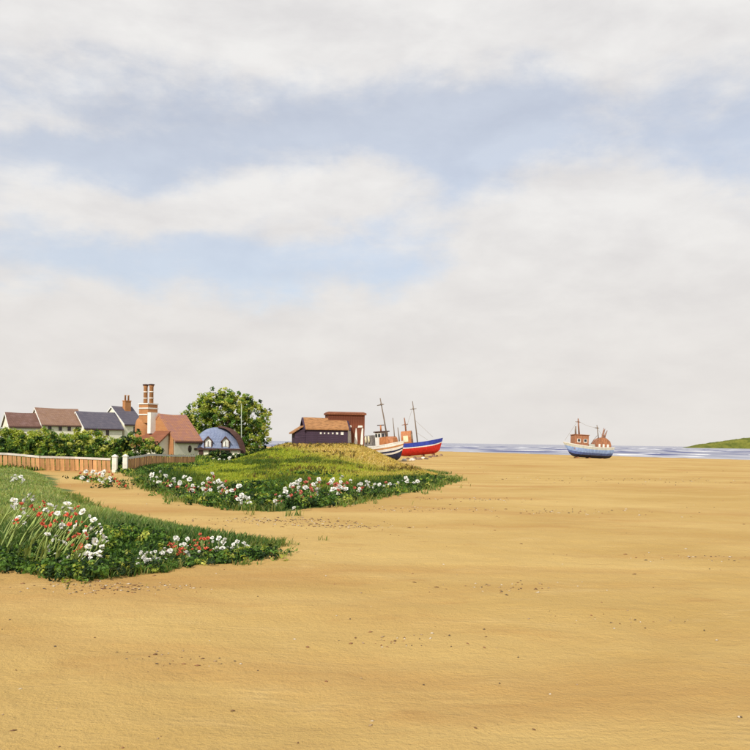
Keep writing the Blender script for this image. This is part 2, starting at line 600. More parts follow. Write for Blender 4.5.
M['stem'] = plain('flower_stem', (0.30, 0.38, 0.11), 0.6, 0.15, 5, rand=0.4)
M['flower_eye'] = plain('flower_eye', (0.55, 0.47, 0.12), 0.7, 0.2, 8)


def sand_mat():
    m, t, p, o = new_mat('ground')
    g = t.node('ShaderNodeNewGeometry')
    pos = g.outputs['Position']
    at_ = t.node('ShaderNodeAttribute', attribute_name='tint')
    sp = t.node('ShaderNodeSeparateColor')
    t.l.new(at_.outputs['Color'], sp.inputs[0])
    veg, dry, wet = sp.outputs[0], sp.outputs[1], sp.outputs[2]
    n_big, _ = t.noise(t.mapping(pos, (0.11, 0.20, 1)), 1.0, 6, 0.6, 0.4)
    n_mid, _ = t.noise(t.mapping(pos, (0.55, 1.3, 1)), 1.0, 6, 0.62, 0.6)
    n_fin, _ = t.noise(pos, 26.0, 6, 0.7)
    n_spk, _ = t.noise(pos, 90.0, 3, 0.6)
    c = t.mix(t.ramp(n_big, 0.30, 0.70), (0.46, 0.295, 0.089), (0.57, 0.395, 0.143))
    c = t.mix(t.math('MULTIPLY', t.ramp(n_mid, 0.54, 0.78), 0.6), c, (0.38, 0.20, 0.06))
    n_str, _ = t.noise(t.mapping(pos, (0.045, 0.17, 1), (0, 0, 0.12)), 1.0, 7, 0.62, 0.9)
    c = t.mix(t.math('MULTIPLY', t.ramp(n_str, 0.47, 0.68), 0.72), c, (0.42, 0.225, 0.066))
    c = t.mix(t.math('MULTIPLY', t.ramp(n_mid, 0.46, 0.22), 0.55), c, (0.585, 0.41, 0.168))
    c = t.mix(t.math('MULTIPLY', t.ramp(n_fin, 0.52, 0.78), 0.35), c, (0.33, 0.20, 0.085))
    c = t.mix(t.math('MULTIPLY', t.ramp(n_spk, 0.62, 0.72), 0.5), c, (0.20, 0.13, 0.07))
    c = t.mix(t.math('MULTIPLY', t.ramp(n_spk, 0.36, 0.26), 0.5), c, (0.74, 0.58, 0.34))
    c = t.mix(t.math('MULTIPLY', wet, 0.65), c, (0.26, 0.19, 0.115))
    n_g, _ = t.noise(pos, 1.6, 6, 0.65)
    green = t.mix(t.ramp(n_g, 0.35, 0.68), (0.055, 0.10, 0.025), (0.14, 0.18, 0.05))
    tan = t.mix(t.ramp(n_g, 0.35, 0.68), (0.47, 0.34, 0.12), (0.57, 0.43, 0.18))
    cover = t.mix(dry, green, tan)
    edge = t.math('ADD', veg, t.math('MULTIPLY', t.math('SUBTRACT', n_fin, 0.5), 0.9))
    c = t.mix(t.ramp(edge, 0.35, 0.65), c, cover)
    t.put(p.inputs['Base Color'], c)
    t.put(p.inputs['Roughness'], t.math('SUBTRACT', 0.95, t.math('MULTIPLY', wet, 0.55)))
    p.inputs['Specular IOR Level'].default_value = 0.25
    w = t.node('ShaderNodeTexWave', wave_type='BANDS', bands_direction='Y')
    t.l.new(t.mapping(pos, (0.6, 1, 1), (0, 0, 0.18)), w.inputs['Vector'])
    w.inputs['Scale'].default_value = 2.6
    w.inputs['Distortion'].default_value = 6.0
    w.inputs['Detail'].default_value = 3.0
    w.inputs['Detail Scale'].default_value = 1.2
    rip = t.math('MULTIPLY', t.math('MULTIPLY', w.outputs['Fac'], t.ramp(n_mid, 0.50, 0.32)), 0.28)
    h = t.math('ADD', rip, t.math('ADD', t.math('MULTIPLY', n_fin, 0.7), t.math('MULTIPLY', n_spk, 0.22)))
    n_l, _ = t.noise(pos, 6.5, 4, 0.55)
    vor = t.node('ShaderNodeTexVoronoi', feature='SMOOTH_F1')
    t.l.new(pos, vor.inputs['Vector'])
    vor.inputs['Scale'].default_value = 3.1
    vor.inputs['Smoothness'].default_value = 0.5
    tread = t.math('MULTIPLY', t.ramp(vor.outputs['Distance'], 0.12, 0.42), t.math('MULTIPLY', t.ramp(n_mid, 0.44, 0.62), 0.35))
    h = t.math('ADD', t.math('ADD', h, tread), t.math('MULTIPLY', n_l, 1.1))
    b = t.node('ShaderNodeBump')
    b.inputs['Strength'].default_value = 0.75
    b.inputs['Distance'].default_value = 0.036
    t.put(b.inputs['Height'], h)
    t.put(p.inputs['Normal'], b.outputs[0])
    return m


def water_mat():
    m, t, p, o = new_mat('sea')
    g = t.node('ShaderNodeNewGeometry')
    pos = g.outputs['Position']
    at_ = t.node('ShaderNodeAttribute', attribute_name='tint')
    sp = t.node('ShaderNodeSeparateColor')
    t.l.new(at_.outputs['Color'], sp.inputs[0])
    n1, _ = t.noise(t.mapping(pos, (0.05, 0.012, 1)), 1.0, 5, 0.6)
    n2, _ = t.noise(pos, 0.9, 5, 0.65)
    c = t.mix(t.ramp(n1, 0.35, 0.68), (0.22, 0.23, 0.31), (0.40, 0.40, 0.45))
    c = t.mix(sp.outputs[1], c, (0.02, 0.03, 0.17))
    foam = t.ramp(t.math('ADD', sp.outputs[0], t.math('MULTIPLY', t.math('SUBTRACT', n2, 0.5), 0.6)), 0.35, 0.6)
    c = t.mix(foam, c, (0.80, 0.80, 0.80))
    t.put(p.inputs['Base Color'], c)
    t.put(p.inputs['Roughness'], t.math('ADD', 0.38, t.math('MULTIPLY', foam, 0.5)))
    p.inputs['Specular IOR Level'].default_value = 0.3
    b = t.node('ShaderNodeBump')
    b.inputs['Strength'].default_value = 0.6
    b.inputs['Distance'].default_value = 0.15
    t.put(b.inputs['Height'], n2)
    t.put(p.inputs['Normal'], b.outputs[0])
    return m


M['ground'] = sand_mat()
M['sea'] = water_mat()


# ------------------------------------------------------------------ ground, sea, headland
def spaced(a, b, fine0, fine1, step, grow):
    out = list(np.arange(fine0, fine1, step))
    v, d = fine1, step
    while v < b:
        out.append(v)
        d *= grow
        v += d
    out.append(b)
    v, d = fine0, step
    while v > a:
        d *= grow
        v -= d
        out.append(max(v, a))
    return np.array(sorted(set(np.round(out, 4))))


def grid_faces(nx, ny):
    i = np.arange(nx * ny).reshape(ny, nx)
    return np.stack([i[:-1, :-1], i[:-1, 1:], i[1:, 1:], i[1:, :-1]], -1).reshape(-1, 4)


def veg_masks(x, y):
    dm, df, dg = inside_dist(x, y, MID), inside_dist(x, y, FORE), inside_dist(x, y, GARDEN)
    wob = 0.5 * fbm(x / 1.2, y / 1.2, 51, 3)
    d = np.maximum(np.maximum(dm, df + 0.6 * wob * 0.5), dg) + wob * np.clip(np.hypot(x, y) / 22, 0.4, 2.2)
    veg = ss(d, -0.35, 0.45)
    front = seg_dist(x, y, FRONT, False)
    dry = np.where(dm > 0, ss(front + 5 * fbm(x / 4, y / 4, 61, 3) + np.clip(x + 6, -6, 12) * 1.9, 11, 24), 0)
    dry = dry * ss(x, -16, -9)
    # tan tip of the dune and the worn end of the foreground bank
    return veg, dry


def build_ground():
    xs = spaced(-420, 420, -9, 9, 0.10, 1.045)
    ys = spaced(-14, 420, 4.4, 15, 0.085, 1.022)
    X, Y = np.meshgrid(xs, ys)
    x, y = X.ravel(), Y.ravel()
    z = terrain(x, y)
    veg, dry = veg_masks(x, y)
    wet = ss(shore(x, y), -13, -2)
    me = np_mesh('ground', np.stack([x, y, z], 1), grid_faces(len(xs), len(ys)), M['ground'], np.stack([veg, dry, wet], 1), True)
    o = place('beach_ground', me)
    tag(o, kind='structure')


def build_sea():
    s = np.concatenate([np.arange(-3, 60, 0.6), np.geomspace(60.6, 700, 330), np.geomspace(720, 40000, 40)])
    t = np.concatenate([-np.geomspace(40000, 420, 30), np.arange(-410, 410, 2.2), np.geomspace(420, 40000, 30)])
    T, S = np.meshgrid(t, s)
    t, s_ = T.ravel(), S.ravel()
    fade = (1 - ss(np.abs(t), 330, 420)) * (1 - ss(s_, 560, 700))
    wl = 24.0
    ph = s_ / wl * 2 * math.pi + 5.0 * fbm(t / 60, s_ / 45, 71, 3)
    seg = vnoise(t / 16, np.floor(s_ / wl + .5) * 3.3, 77) + 0.5 * vnoise(t / 5, s_ / 9, 78)
    crest = (0.5 + 0.5 * np.sin(ph)) ** 3
    z = SEA_Z + fade * (0.50 * crest * (0.55 + seg) * ss(s_, 2, 22) + 0.05 * fbm(t / 3, s_ / 3, 79, 2))
    foam = fade * ss(crest * (0.25 + seg), 0.36, 0.62) * 0.8
    foam = np.maximum(foam, (1 - ss(np.abs(s_ - 0.5 - 1.5 * vnoise(t / 7, t * 0, 5)), 0.3, 1.6)) * 0.6)
    blue = fade * ss((0.5 + 0.5 * np.sin(ph + 1.0)) * (0.5 + vnoise(t / 9, np.floor(s_ / wl + .3) * 5.1, 83)), 0.50, 0.66) * ss(s_, 8, 20)  # shading of the shoreward wave faces, painted into the water colour as blue
    P = np.stack([SHORE_A.x + SN.x * s_ + ST.x * t, SHORE_A.y + SN.y * s_ + ST.y * t, z], 1)
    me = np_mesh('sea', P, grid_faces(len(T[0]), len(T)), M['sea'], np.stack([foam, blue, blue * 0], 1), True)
    tag(place('sea', me), kind='structure')


def build_headland():
    m, t, p, o = new_mat('headland_scrub')
    g = t.node('ShaderNodeNewGeometry')
    n, _ = t.noise(g.outputs['Position'], 0.045, 6, 0.65)
    n2, _ = t.noise(g.outputs['Position'], 0.2, 5, 0.65)
    c = t.mix(t.ramp(n, 0.35, 0.65), (0.085, 0.105, 0.018), (0.19, 0.19, 0.035))
    c = t.mix(t.math('MULTIPLY', t.ramp(n2, 0.5, 0.7), 0.7), c, (0.040, 0.058, 0.014))
    t.put(p.inputs['Base Color'], c)
    p.inputs['Roughness'].default_value = 0.95
    p.inputs['Specular IOR Level'].default_value = 0.1
    x, y = np.meshgrid(np.arange(540, 1500, 4.0), np.arange(1460, 1960, 5.0))
    xs = x - (y - 1470) * 0.38
    a = ss(xs, 545, 760) ** 0.8
    side = ss(y, 1470, 1530 + 0 * x) * (1 - ss(y, 1750, 1950))
    z = -2 + a * side * (23 + 4 * fbm(x / 90, y / 90, 91, 4)) + side * ss(xs, 548, 600) * (2.2 + 3.6 * np.abs(fbm(x / 16, y / 16, 95, 4)))
    me = np_mesh('headland', np.stack([x.ravel(), y.ravel(), z.ravel()], 1), grid_faces(x.shape[1], x.shape[0]), m, None, True)
    tag(place('headland', me), kind='structure')


build_ground()
build_sea()
build_headland()


# ------------------------------------------------------------------ buildings
def window(parent, x, y, z, w, h, mat_frame, mat_pane, rot=0.0, depth=0.06, bars=True):
    """frame with a recessed pane, facing local -y"""
    f = MB()
    b = min(0.07, w * 0.16)
    f.box(-w / 2, -w / 2 + b, -depth, 0.02, 0, h).box(w / 2 - b, w / 2, -depth, 0.02, 0, h)
    f.box(-w / 2 + b, w / 2 - b, -depth, 0.02, 0, b).box(-w / 2 + b, w / 2 - b, -depth, 0.02, h - b, h)
    if bars:
        f.box(-b / 4, b / 4, -depth + .02, 0.015, b, h - b)
    o = f.build('window', mat_frame, parent, loc=(x, y, z), rot=(0, 0, rot))
    MB().box(-w / 2 + b, w / 2 - b, -0.015, 0.01, b, h - b).build('pane', mat_pane, o)
    return o


def gable_walls(w, d, ze, zr, z0=-0.6):
    return MB().prism_x([(-d / 2, z0), (d / 2, z0), (d / 2, ze), (0, zr), (-d / 2, ze)], -w / 2, w / 2)


def gable_roof(w, d, ze, zr, over=0.22, end=0.18, th=0.14, sag=0.05):
    """two slabs with a slightly sagging ridge"""
    m = MB()
    k = (zr - ze) / (d / 2)
    ye, zl = d / 2 + over, ze - over * k
    rings = []
    n = 7
    for i in range(n):
        u = i / (n - 1)
        x = -w / 2 - end + (w + 2 * end) * u
        s_ = -sag * math.sin(math.pi * u) + 0.012 * math.sin(9 * u)
        rings.append([(x, -ye, zl), (x, 0, zr + s_), (x, ye, zl), (x, ye, zl + th), (x, 0, zr + th * 1.25 + s_), (x, -ye, zl + th)])
    m.loft(rings)
    return m


def bargeboards(w, d, ze, zr, mat, parent, end=0.18, over=0.22):
    k = (zr - ze) / (d / 2)
    for sx in (-1, 1):
        x0 = sx * (w / 2 + end + 0.004)
        for sy in (-1, 1):
            ye = d / 2 + over
            zl = ze - over * k
            q = MB()
            q.prism_x([(sy * ye, zl - 0.06), (0, zr - 0.08), (0, zr + 0.13), (sy * ye, zl + 0.12)], min(x0, x0 + sx * 0.05), max(x0, x0 + sx * 0.05))
            q.build('bargeboard', mat, parent)


def chimney(parent, x, y, z0, z1, w, d, mat, pots=2, pot_mat=None, pot_h=0.45):
    m = MB()
    m.box(x - w / 2, x + w / 2, y - d / 2, y + d / 2, z0, z1 - 0.16)
    m.box(x - w / 2 - 0.05, x + w / 2 + 0.05, y - d / 2 - 0.05, y + d / 2 + 0.05, z1 - 0.157, z1)
    c = m.build('chimney', mat, parent)
    for i in range(pots):
        px = x + (i - (pots - 1) / 2) * w * 0.55
        MB().lathe([(0.14, z1 - 0.05), (0.12, z1 + pot_h * .8), (0.15, z1 + pot_h * .82), (0.15, z1 + pot_h)], 10,
                   Matrix.Translation((px, y, 0))).build('chimney_pot', pot_mat or mat, c, True)
    return c


def cottage(label, base, rz, w, d, ze, zr, roof, wall, wins, chim=None):
    h = thing('cottage', label, 'cottage', base, rz, 'cottages in a row behind the hedge')
    gable_walls(w, d, ze, zr).build('wall', wall, h)
    gable_roof(w, d, ze, zr).build('roof', roof, h)
    bargeboards(w, d, ze, zr, M['white'], h)
    MB().box(-w / 2 - 0.1, w / 2 + 0.1, -d / 2 - 0.32, -d / 2 - 0.235, ze - 0.30, ze - 0.16).build('gutter', M['timber'], h)
    for x, z, ww, hh in wins:
        window(h, x, -d / 2 - 0.004, z, ww, hh, M['timber'], M['glass'])
    if chim:
        chimney(h, *chim)
    return h


def hz(px, py, Y):
    return at(px, py, Y).z


# the row of four cottages, left to right
b1 = foot(22, 116)
cottage('leftmost small white cottage with a dull brown tiled roof and one dark window', b1, R(36), 4.4, 4.6,
        hz(22, 426, 115) - b1.z, hz(22, 414, 117) - b1.z, M['mauve_tile'], M['cream'], [(-0.3, 0.9, 0.55, 0.9)])
b2 = foot(56, 119)
cottage('white cottage with a pale brown tiled roof and three small dark windows', b2, R(42), 6.0, 5.2,
        hz(56, 424.5, 117) - b2.z, hz(52, 409.5, 120) - b2.z, M['brown_tile'], M['cream'],
        [(-1.9, 2.2, 0.45, 0.75), (-0.4, 2.2, 0.45, 0.75), (0.9, 2.2, 0.45, 0.75)])
b3 = foot(95, 122)
cottage('white cottage with a plain dark slate roof and two dark windows', b3, R(44), 5.9, 5.6,
        hz(98, 428, 120) - b3.z, hz(88, 413, 123) - b3.z, M['slate'], M['cream'], [(-1.2, 1.6, 0.45, 0.9), (0.6, 1.6, 0.45, 0.9)])
b4 = foot(121, 126)
cottage('white gabled cottage with a steep slate roof and orange brick chimney', b4, R(52), 3.4, 6.6,
        hz(130, 424, 124) - b4.z, hz(113, 407.5, 127) - b4.z, M['slate'], M['cream'], [(0.2, 2.0, 0.6, 0.9)],
        (0.55, -0.55, 4.2, 7.05, 1.05, 0.7, M['brick'], 2, M['brick'], 0.85))


def brick_cottage():
    b = foot(172, 78)
    g = b.z
    h = thing('brick_cottage', 'orange brick cottage with twin round chimney flues and a red tiled roof', 'cottage', b, R(58))
    w, d = 3.3, 4.0
    ze, zr = hz(186, 439, 77) - g, hz(172, 416.5, 79) - g
    # walls: rendered front, brick gable
    gable_walls(w, d, ze, zr).build('wall', M['cream'], h)
    q = MB().prism_x([(-d / 2 + 0.03, -0.5), (d / 2, -0.5), (d / 2, ze), (0, zr - 0.02), (-d / 2 + 0.03, ze)], -w / 2 - 0.12, -w / 2 - 0.004)
    q.build('gable_wall', M['brick'], h)
    gable_roof(w, d, ze, zr, over=0.28, end=0.16, th=0.16, sag=0.06).build('roof', M['red_tile'], h)
    MB().box(-w / 2 - .1, w / 2 + .1, -d / 2 - 0.30, -d / 2 - 0.20, ze - 0.42, ze - 0.27).build('eave_beam', M['timber'], h)
    win = MB()
    ring = [(0.20 * math.cos(a * math.pi / 8), 0.34 * math.sin(a * math.pi / 8)) for a in range(16)]
    win.prism_y(ring, -0.06, 0.02)
    wo = win.build('oval_window', M['timber'], h, loc=(0.35, -d / 2 - 0.01, ze - 0.95))
    MB().prism_y([(x * .7, z * .78) for x, z in ring], -0.068, -0.062).build('pane', M['glass'], wo)
    # rounded brick bay behind the lean-to
    bay = MB()
    prof = [(1.05, -0.5), (1.05, 2.7), (1.0, 3.15), (0.9, 3.5), (0.72, 3.7), (0.3, 3.8)]
    bay.lathe(prof, 18, Matrix.Translation((-w / 2 + 0.15, 2.0, 0)))
    bay.build('brick_bay', M['brick'], h, True)
    # chimney with white bands and two round flues
    cx, cy = -w / 2 - 0.1, 1.45
    st = MB().box(cx - 0.6, cx + 0.6, cy - 0.62, cy + 0.62, 3.2, 5.05)
    c = st.build('chimney', M['brick'], h)
    for z in (3.95, 4.55, 4.98):
        MB().box(cx - 0.66, cx + 0.66, cy - 0.68, cy + 0.68, z, z + 0.11).build('white_band', M['white'], c)
    for k in (-1, 1):
        fl = MB().lathe([(0.20, 5.09), (0.19, 6.65), (0.22, 6.70), (0.22, 6.80)], 12, Matrix.Translation((cx, cy + k * 0.40, 0)))
        fl.build('flue', M['brick'], c, True)
        for z in (5.55, 6.15):
            MB().lathe([(0.23, z), (0.23, z + 0.08)], 12, Matrix.Translation((cx, cy + k * 0.40, 0))).build('white_ring', M['white'], c, True)
        MB().lathe([(0.25, 6.803), (0.31, 6.86), (0.28, 6.93), (0.1, 6.96)], 12, Matrix.Translation((cx, cy + k * 0.40, 0))).build('flue_cap', M['timber'], c, True)
    MB().box(cx - 0.66, cx + 0.5, cy - 1.06, cy - 0.63, 2.2, 4.2).build('white_flue_wall', M['white_wall'], h)
    # lean-to with its own dark roof on the gable
    x0, x1 = -w / 2 - 1.75, -w / 2 - 0.124
    MB().prism_y([(x0, -0.5), (x1, -0.5), (x1, 2.25), (x0, 1.0)], -1.35, 1.75).build('lean_to_wall', M['cream'], h)
    MB().prism_y([(x0 - 0.25, 0.86), (x1, 2.30), (x1, 2.46), (x0 - 0.25, 1.02)], -1.6, 1.95).build('lean_to_roof', M['dark_tile'], h)


def round_roof_cottage():
    b = foot(217, 80)
    g = b.z
    h = thing('round_roof_cottage', 'low cottage with a rounded blue roof and two small dormers', 'cottage', b, R(14))
    W, D = 2.22, 1.75
    ze, zt = hz(217, 448.5, 78.5) - g, hz(213, 427.5, 80) - g
    wall = MB().prism_y([(-W + 0.12, -0.6), (W - 0.05, -0.6), (W - 0.05, ze + 0.02), (-W + 0.12, ze + 0.02)], -D + 0.15, D - 0.15)
    wall.build('wall', M['cream'], h)
    nu, nv = 29, 17
    rings = []
    for i in range(nu):
        u = -1 + 2 * i / (nu - 1)
        top = (max(0.0, 1 - abs(u) ** 2.3)) ** 0.62
        ring = []
        for j in range(nv):
            v = -1 + 2 * j / (nv - 1)
            ring.append((u * (W + 0.12), v * D * (0.72 + 0.28 * top), ze + (zt - ze) * top * (1 - abs(v) ** 1.9) + 0.02))
        rings.append(ring)
    rf = MB().loft(rings, False, False)
    rf.build('roof', M['blue_slate'], h, True)
    MB().box(-W - 0.05, W + 0.05, -D - 0.06, -D + 0.13, ze - 0.17, ze + 0.015).build('eave_beam', M['timber'], h)
    # heavy dark verge that follows the roof from the top down to the ground on the right
    pts = []
    for i in range(15):
        u = 0.02 + 1.0 * i / 14
        top = (max(0.0, 1 - min(1, u) ** 2.3)) ** 0.62
        pts.append((u * (W + 0.3), ze + (zt - ze) * top + 0.05))
    pts.append((W + 0.42, 0.6))
    pts.append((W + 0.42, -0.4))
    vr = []
    for i, (x, z) in enumerate(pts):
        k = min(1, i / 10)
        vr.append([(x - 0.02 - 0.42 * k, -0.55 - 0.95 * k, z - 0.05), (x + 0.08, -0.55 - 0.85 * k, z + 0.09), (x + 0.08, 0.7, z + 0.09), (x - 0.02 - 0.42 * k, 0.7, z - 0.05)])
    MB().loft(vr).build('verge', M['timber'], h)
    for x in (-0.95, 0.72):
        y = -1.66
        zb = ze + 0.16
        dm = MB().prism_y([(x - 0.30, zb), (x + 0.30, zb), (x + 0.30, zb + 0.55), (x, zb + 0.9), (x - 0.30, zb + 0.55)], y, 0.1)
        do = dm.build('dormer', M['white_wall'], h)
        hd = MB()
        for s in (-1, 1):
            hd.prism_y([(x, zb + 0.90), (x + s * 0.46, zb + 0.42), (x + s * 0.46, zb + 0.54), (x, zb + 1.06)], y - 0.14, 0.1)
        hd.build('dormer_hood', M['timber'], do)
        MB().box(x - 0.19, x + 0.19, y - 0.03, y - 0.004, zb + 0.07, zb + 0.52).build('window', M['white'], do)
        MB().box(x - 0.035, x + 0.035, y - 0.05, y - 0.033, zb + 0.05, zb + 0.55).build('window_bar', M['timber'], do)
        for s in (-1, 1):
            MB().box(x + s * 0.34 - 0.05, x + s * 0.34 + 0.05, y - 0.06, y + 0.4, zb - 0.08, zb + 0.5).build('dormer_post', M['timber'], do)
    for x, w, z0, z1 in ((-1.62, 0.42, -0.1, 0.98), (-0.62, 0.5, 0.2, 0.95), (0.95, 0.5, 0.2, 0.95)):
        arc = [(x - w / 2, z0), (x + w / 2, z0)] + [(x + w / 2 * math.cos(a), z1 - w / 2 + w / 2 * math.sin(a)) for a in np.linspace(0, math.pi, 9)]
        nm = 'door' if z0 < 0 else 'arched_window'
        wo = MB().prism_y(arc, -D + 0.08, -D + 0.145).build(nm, M['timber'], h)
        if z0 > 0:
            MB().box(x - w * .3, x + w * .3, -D + 0.068, -D + 0.076, z0 + .1, z1 - .22).build('pane', M['glass'], wo)


def tarred_shed():
    b = foot(324.5, 80, 444)
    h = thing('tarred_shed', 'low dark tarred boarded shed with an orange roof and a row of tiny windows', 'shed', b, R(13))
    w, d, ze, zr = 4.15, 2.8, 1.55, 2.52
    gable_walls(w, d, ze, zr).build('wall', M['tarred'], h)
    # cladding boards on the front, each one told apart by its lap
    bd = MB().prism_x([(-0.012, 0.0), (0.0, 0.0), (0.0, 0.20), (-0.004, 0.20)], -w / 2, w / 2).mesh('board', M['tarred'])
    for i in range(7):
        place('board', bd, h, (0, -d / 2 - 0.004, 0.04 + i * 0.205))
    gable_roof(w, d, ze, zr, over=0.2, end=0.08, th=0.1, sag=0.03).build('roof', M['orange_roof'], h)
    for sx in (-1, 1):
        for sy in (-1, 1):
            x0 = sx * (w / 2 + 0.085)
            MB().prism_x([(sy * 1.62, ze - 0.24), (0, zr - 0.1), (0, zr + 0.10), (sy * 1.62, ze - 0.02)], min(x0, x0 + sx * .16), max(x0, x0 + sx * .16)).build('bargeboard', M['tarred'], h)
    for x, s in ((-0.62, 0.17), (-0.25, 0.13), (0.14, 0.13), (0.56, 0.15), (1.0, 0.2), (1.5, 0.27)):
        window(h, x, -d / 2 - 0.018, 0.98 - s / 2 + .1, s, s, M['white'], M['pane_light'], bars=False, depth=0.04)
    # lean-to at the left end
    x0, x1 = -w / 2 - 1.05, -w / 2 - 0.26
    lt = MB().prism_y([(x0, -0.5), (x1 + .25, -0.5), (x1 + .25, 1.6), (x0, 1.08)], -d / 2 + 0.1, d / 2 - 0.3)
    lt.build('lean_to', M['tarred'], h)
    MB().prism_y([(x0 - 0.28, 0.98), (x1 + .02, 1.70), (x1 + .02, 1.80), (x0 - 0.28, 1.10)], -d / 2 - 0.05, d / 2 - 0.2).build('lean_to_roof', M['orange_roof'], h)


def boarded_loft():
    b = foot(353, 80.5, 447)
    b.x -= 0.0
    h = thing('boarded_loft', 'rust brown boarded loft on timber legs with white panels, beside the tarred shed', 'loft', b, R(11))
    # local x from the left end hidden by the shed to the right leg
    top = hz(350, 412, 80.5) - b.z
    fl = hz(350, 428, 80.5) - b.z
    x0, x1, d0, d1 = -2.55, 1.12, -0.2, 2.3
    wall = MB().box(x0, x1, d0, d1, fl, top - 0.3)
    wall.build('wall', M['rust'], h)
    n = 15
    bw = (x1 - x0) / n
    me = MB().box(0.008, bw - 0.008, -0.03, 0, 0, top - 0.3 - fl - 0.01).mesh('board', M['rust'])
    for i in range(n):
        place('board', me, h, (x0 + i * bw, d0 - 0.003, fl + 0.005))
    rf = MB()
    rf.loft([[(x0 - .12, d0 - .18, top - .3), (x1 + .14, d0 - .18, top - .3), (x1 + .14, d1 + .15, top - .3), (x0 - .12, d1 + .15, top - .3)],
             [(x0 - .12, d0 - .18, top - .12), (x1 + .14, d0 - .18, top - .12), (x1 + .14, d1 + .15, top - .12), (x0 - .12, d1 + .15, top - .12)],
             [(x0 + .05, d0 + .2, top), (x1 - .08, d0 + .2, top), (x1 - .08, d1 - .2, top), (x0 + .05, d1 - .2, top)]])
    rf.build('roof', M['dark_tile'], h)
    for x, w in ((-0.38, 0.36), (0.66, 0.52)):
        o = MB().prism_y([(x - w / 2, fl + .04), (x + w / 2, fl + .08), (x + w / 2 - .05, fl + .27), (x - w / 2 + .06, fl + .25)], d0 - 0.06, d0 - 0.035).build('window', M['white'], h)
    # legs, panels behind them
    for x, wt, wb in ((-0.06, .26, .10), (0.55, .26, .10), (1.05, .06, .06)):
        lg = MB().loft([[(x - wb, d0 - .05, -.5), (x + wb, d0 - .05, -.5), (x + wb, d0 + .2, -.5), (x - wb, d0 + .2, -.5)],
                        [(x - wt * .7, d0 - .05, fl * .6), (x + wt * .7, d0 - .05, fl * .6), (x + wt * .7, d0 + .2, fl * .6), (x - wt * .7, d0 + .2, fl * .6)],
                        [(x - wt, d0 - .05, fl - .003), (x + wt, d0 - .05, fl - .003), (x + wt, d0 + .2, fl - .003), (x - wt, d0 + .2, fl - .003)]])
        lg.build('leg', M['rust'], h)
    for xa, xb in ((-0.62, -0.17), (0.05, 0.44), (0.66, 0.985)):
        MB().box(xa, xb, d0 - .012, d0 + .16, -.5, fl - .004).build('white_panel', M['white_wall'], h)
    MB().box(x0, -0.63, d0 + .05, d0 + .2, -.5, fl - .004).build('side_wall', M['rust'], h)
    MB().box(x0, x1 - .2, d0 + .6, d1, -.5, fl - .003).build('back_wall', M['rust'], h)


brick_cottage()
round_roof_cottage()
tarred_shed()
boarded_loft()


# ------------------------------------------------------------------ fences and gate piers
def fence(label, knots, h0, bw, group=None):
    """knots: (px, Y) along the run; boards, posts and a pale top rail follow the ground"""
    pts = [foot(px, Y) for px, Y in knots]
    root = thing('board_fence', label, 'fence', pts[0])
    meshes = [MB().bevel_box(-bw * .44, bw * .44, -0.014, 0.014, 0, h0 * k, 0.006).mesh('board', M['fence']) for k in (0.97, 1.0, 0.94)]
    post = MB().bevel_box(-0.05, 0.05, 0.03, 0.13, -0.2, h0 + 0.06, 0.01).mesh('post', M['post'])
    for i in range(len(pts) - 1):
        a, b = pts[i], pts[i + 1]
        L = (b - a).length
        dirv = (b - a) / L
        ang = math.atan2(dirv.y, dirv.x)
        n = max(1, int(L / bw))
        for k in range(n):
            u = (k + 0.5) / n
            p = a.lerp(b, u) - pts[0]
            place('board', random.choice(meshes), root, (p.x, p.y, p.z + random.uniform(-0.02, 0.03)),
                  (0, random.gauss(0, 0.012), ang))
        for u in (0.01, 0.5):
            p = a.lerp(b, u) - pts[0]
            place('post', post, root, p, (0, random.gauss(0, 0.01), ang))
        nx, ny = math.sin(ang), -math.cos(ang)
        A, B = a - pts[0], b - pts[0]
        up = Vector((0, 0, 1))
        off = Vector((nx, ny, 0))
        for nm, z, ht, mt in (('top_rail', h0 - 0.02, 0.13, M['fence_rail']), ('rail', 0.15, 0.08, M['post'])):
            y0, y1 = (0.016, 0.06) if nm == 'top_rail' else (-0.055, -0.016)
            r = [[p + off * y + up * zz for y, zz in ((y0, z), (y1, z), (y1, z + ht), (y0, z + ht))] for p in (A + dirv * 0.01, B - dirv * 0.01)]
            MB().loft(r).build(nm, mt, root)
    return root


fence('long low orange board fence with pale top rail, left of the gate piers',
      [(-40, 50.5), (8, 51), (40, 50.6), (75, 51.5), (111, 51)], 0.80, 0.29)
fence('low orange board fence with pale top rail, right of the gate piers',
      [(128, 51.5), (150, 54.5), (172, 57.5), (195, 60.5)], 0.84, 0.31)
for px, Y, lab in ((115, 51.2, 'mottled white gate pier at the end of the left fence run'),
                   (125.5, 51.4, 'mottled white gate pier at the start of the right fence run')):
    b = foot(px, Y)
    t_ = thing('gate_pier', lab, 'gate pier', b, R(random.uniform(-6, 6)), 'pair of white gate piers')
    MB().bevel_box(-0.14, 0.14, -0.14, 0.14, -0.2, 0.98, 0.015).build('shaft', M['pier'], t_)
    MB().loft([[(-.17, -.17, .982), (.17, -.17, .982), (.17, .17, .982), (-.17, .17, .982)], [(-.17, -.17, 1.03), (.17, -.17, 1.03), (.17, .17, 1.03), (-.17, .17, 1.03)],
               [(-.04, -.04, 1.14), (.04, -.04, 1.14), (.04, .04, 1.14), (-.04, .04, 1.14)]]).build('cap', M['pier'], t_)


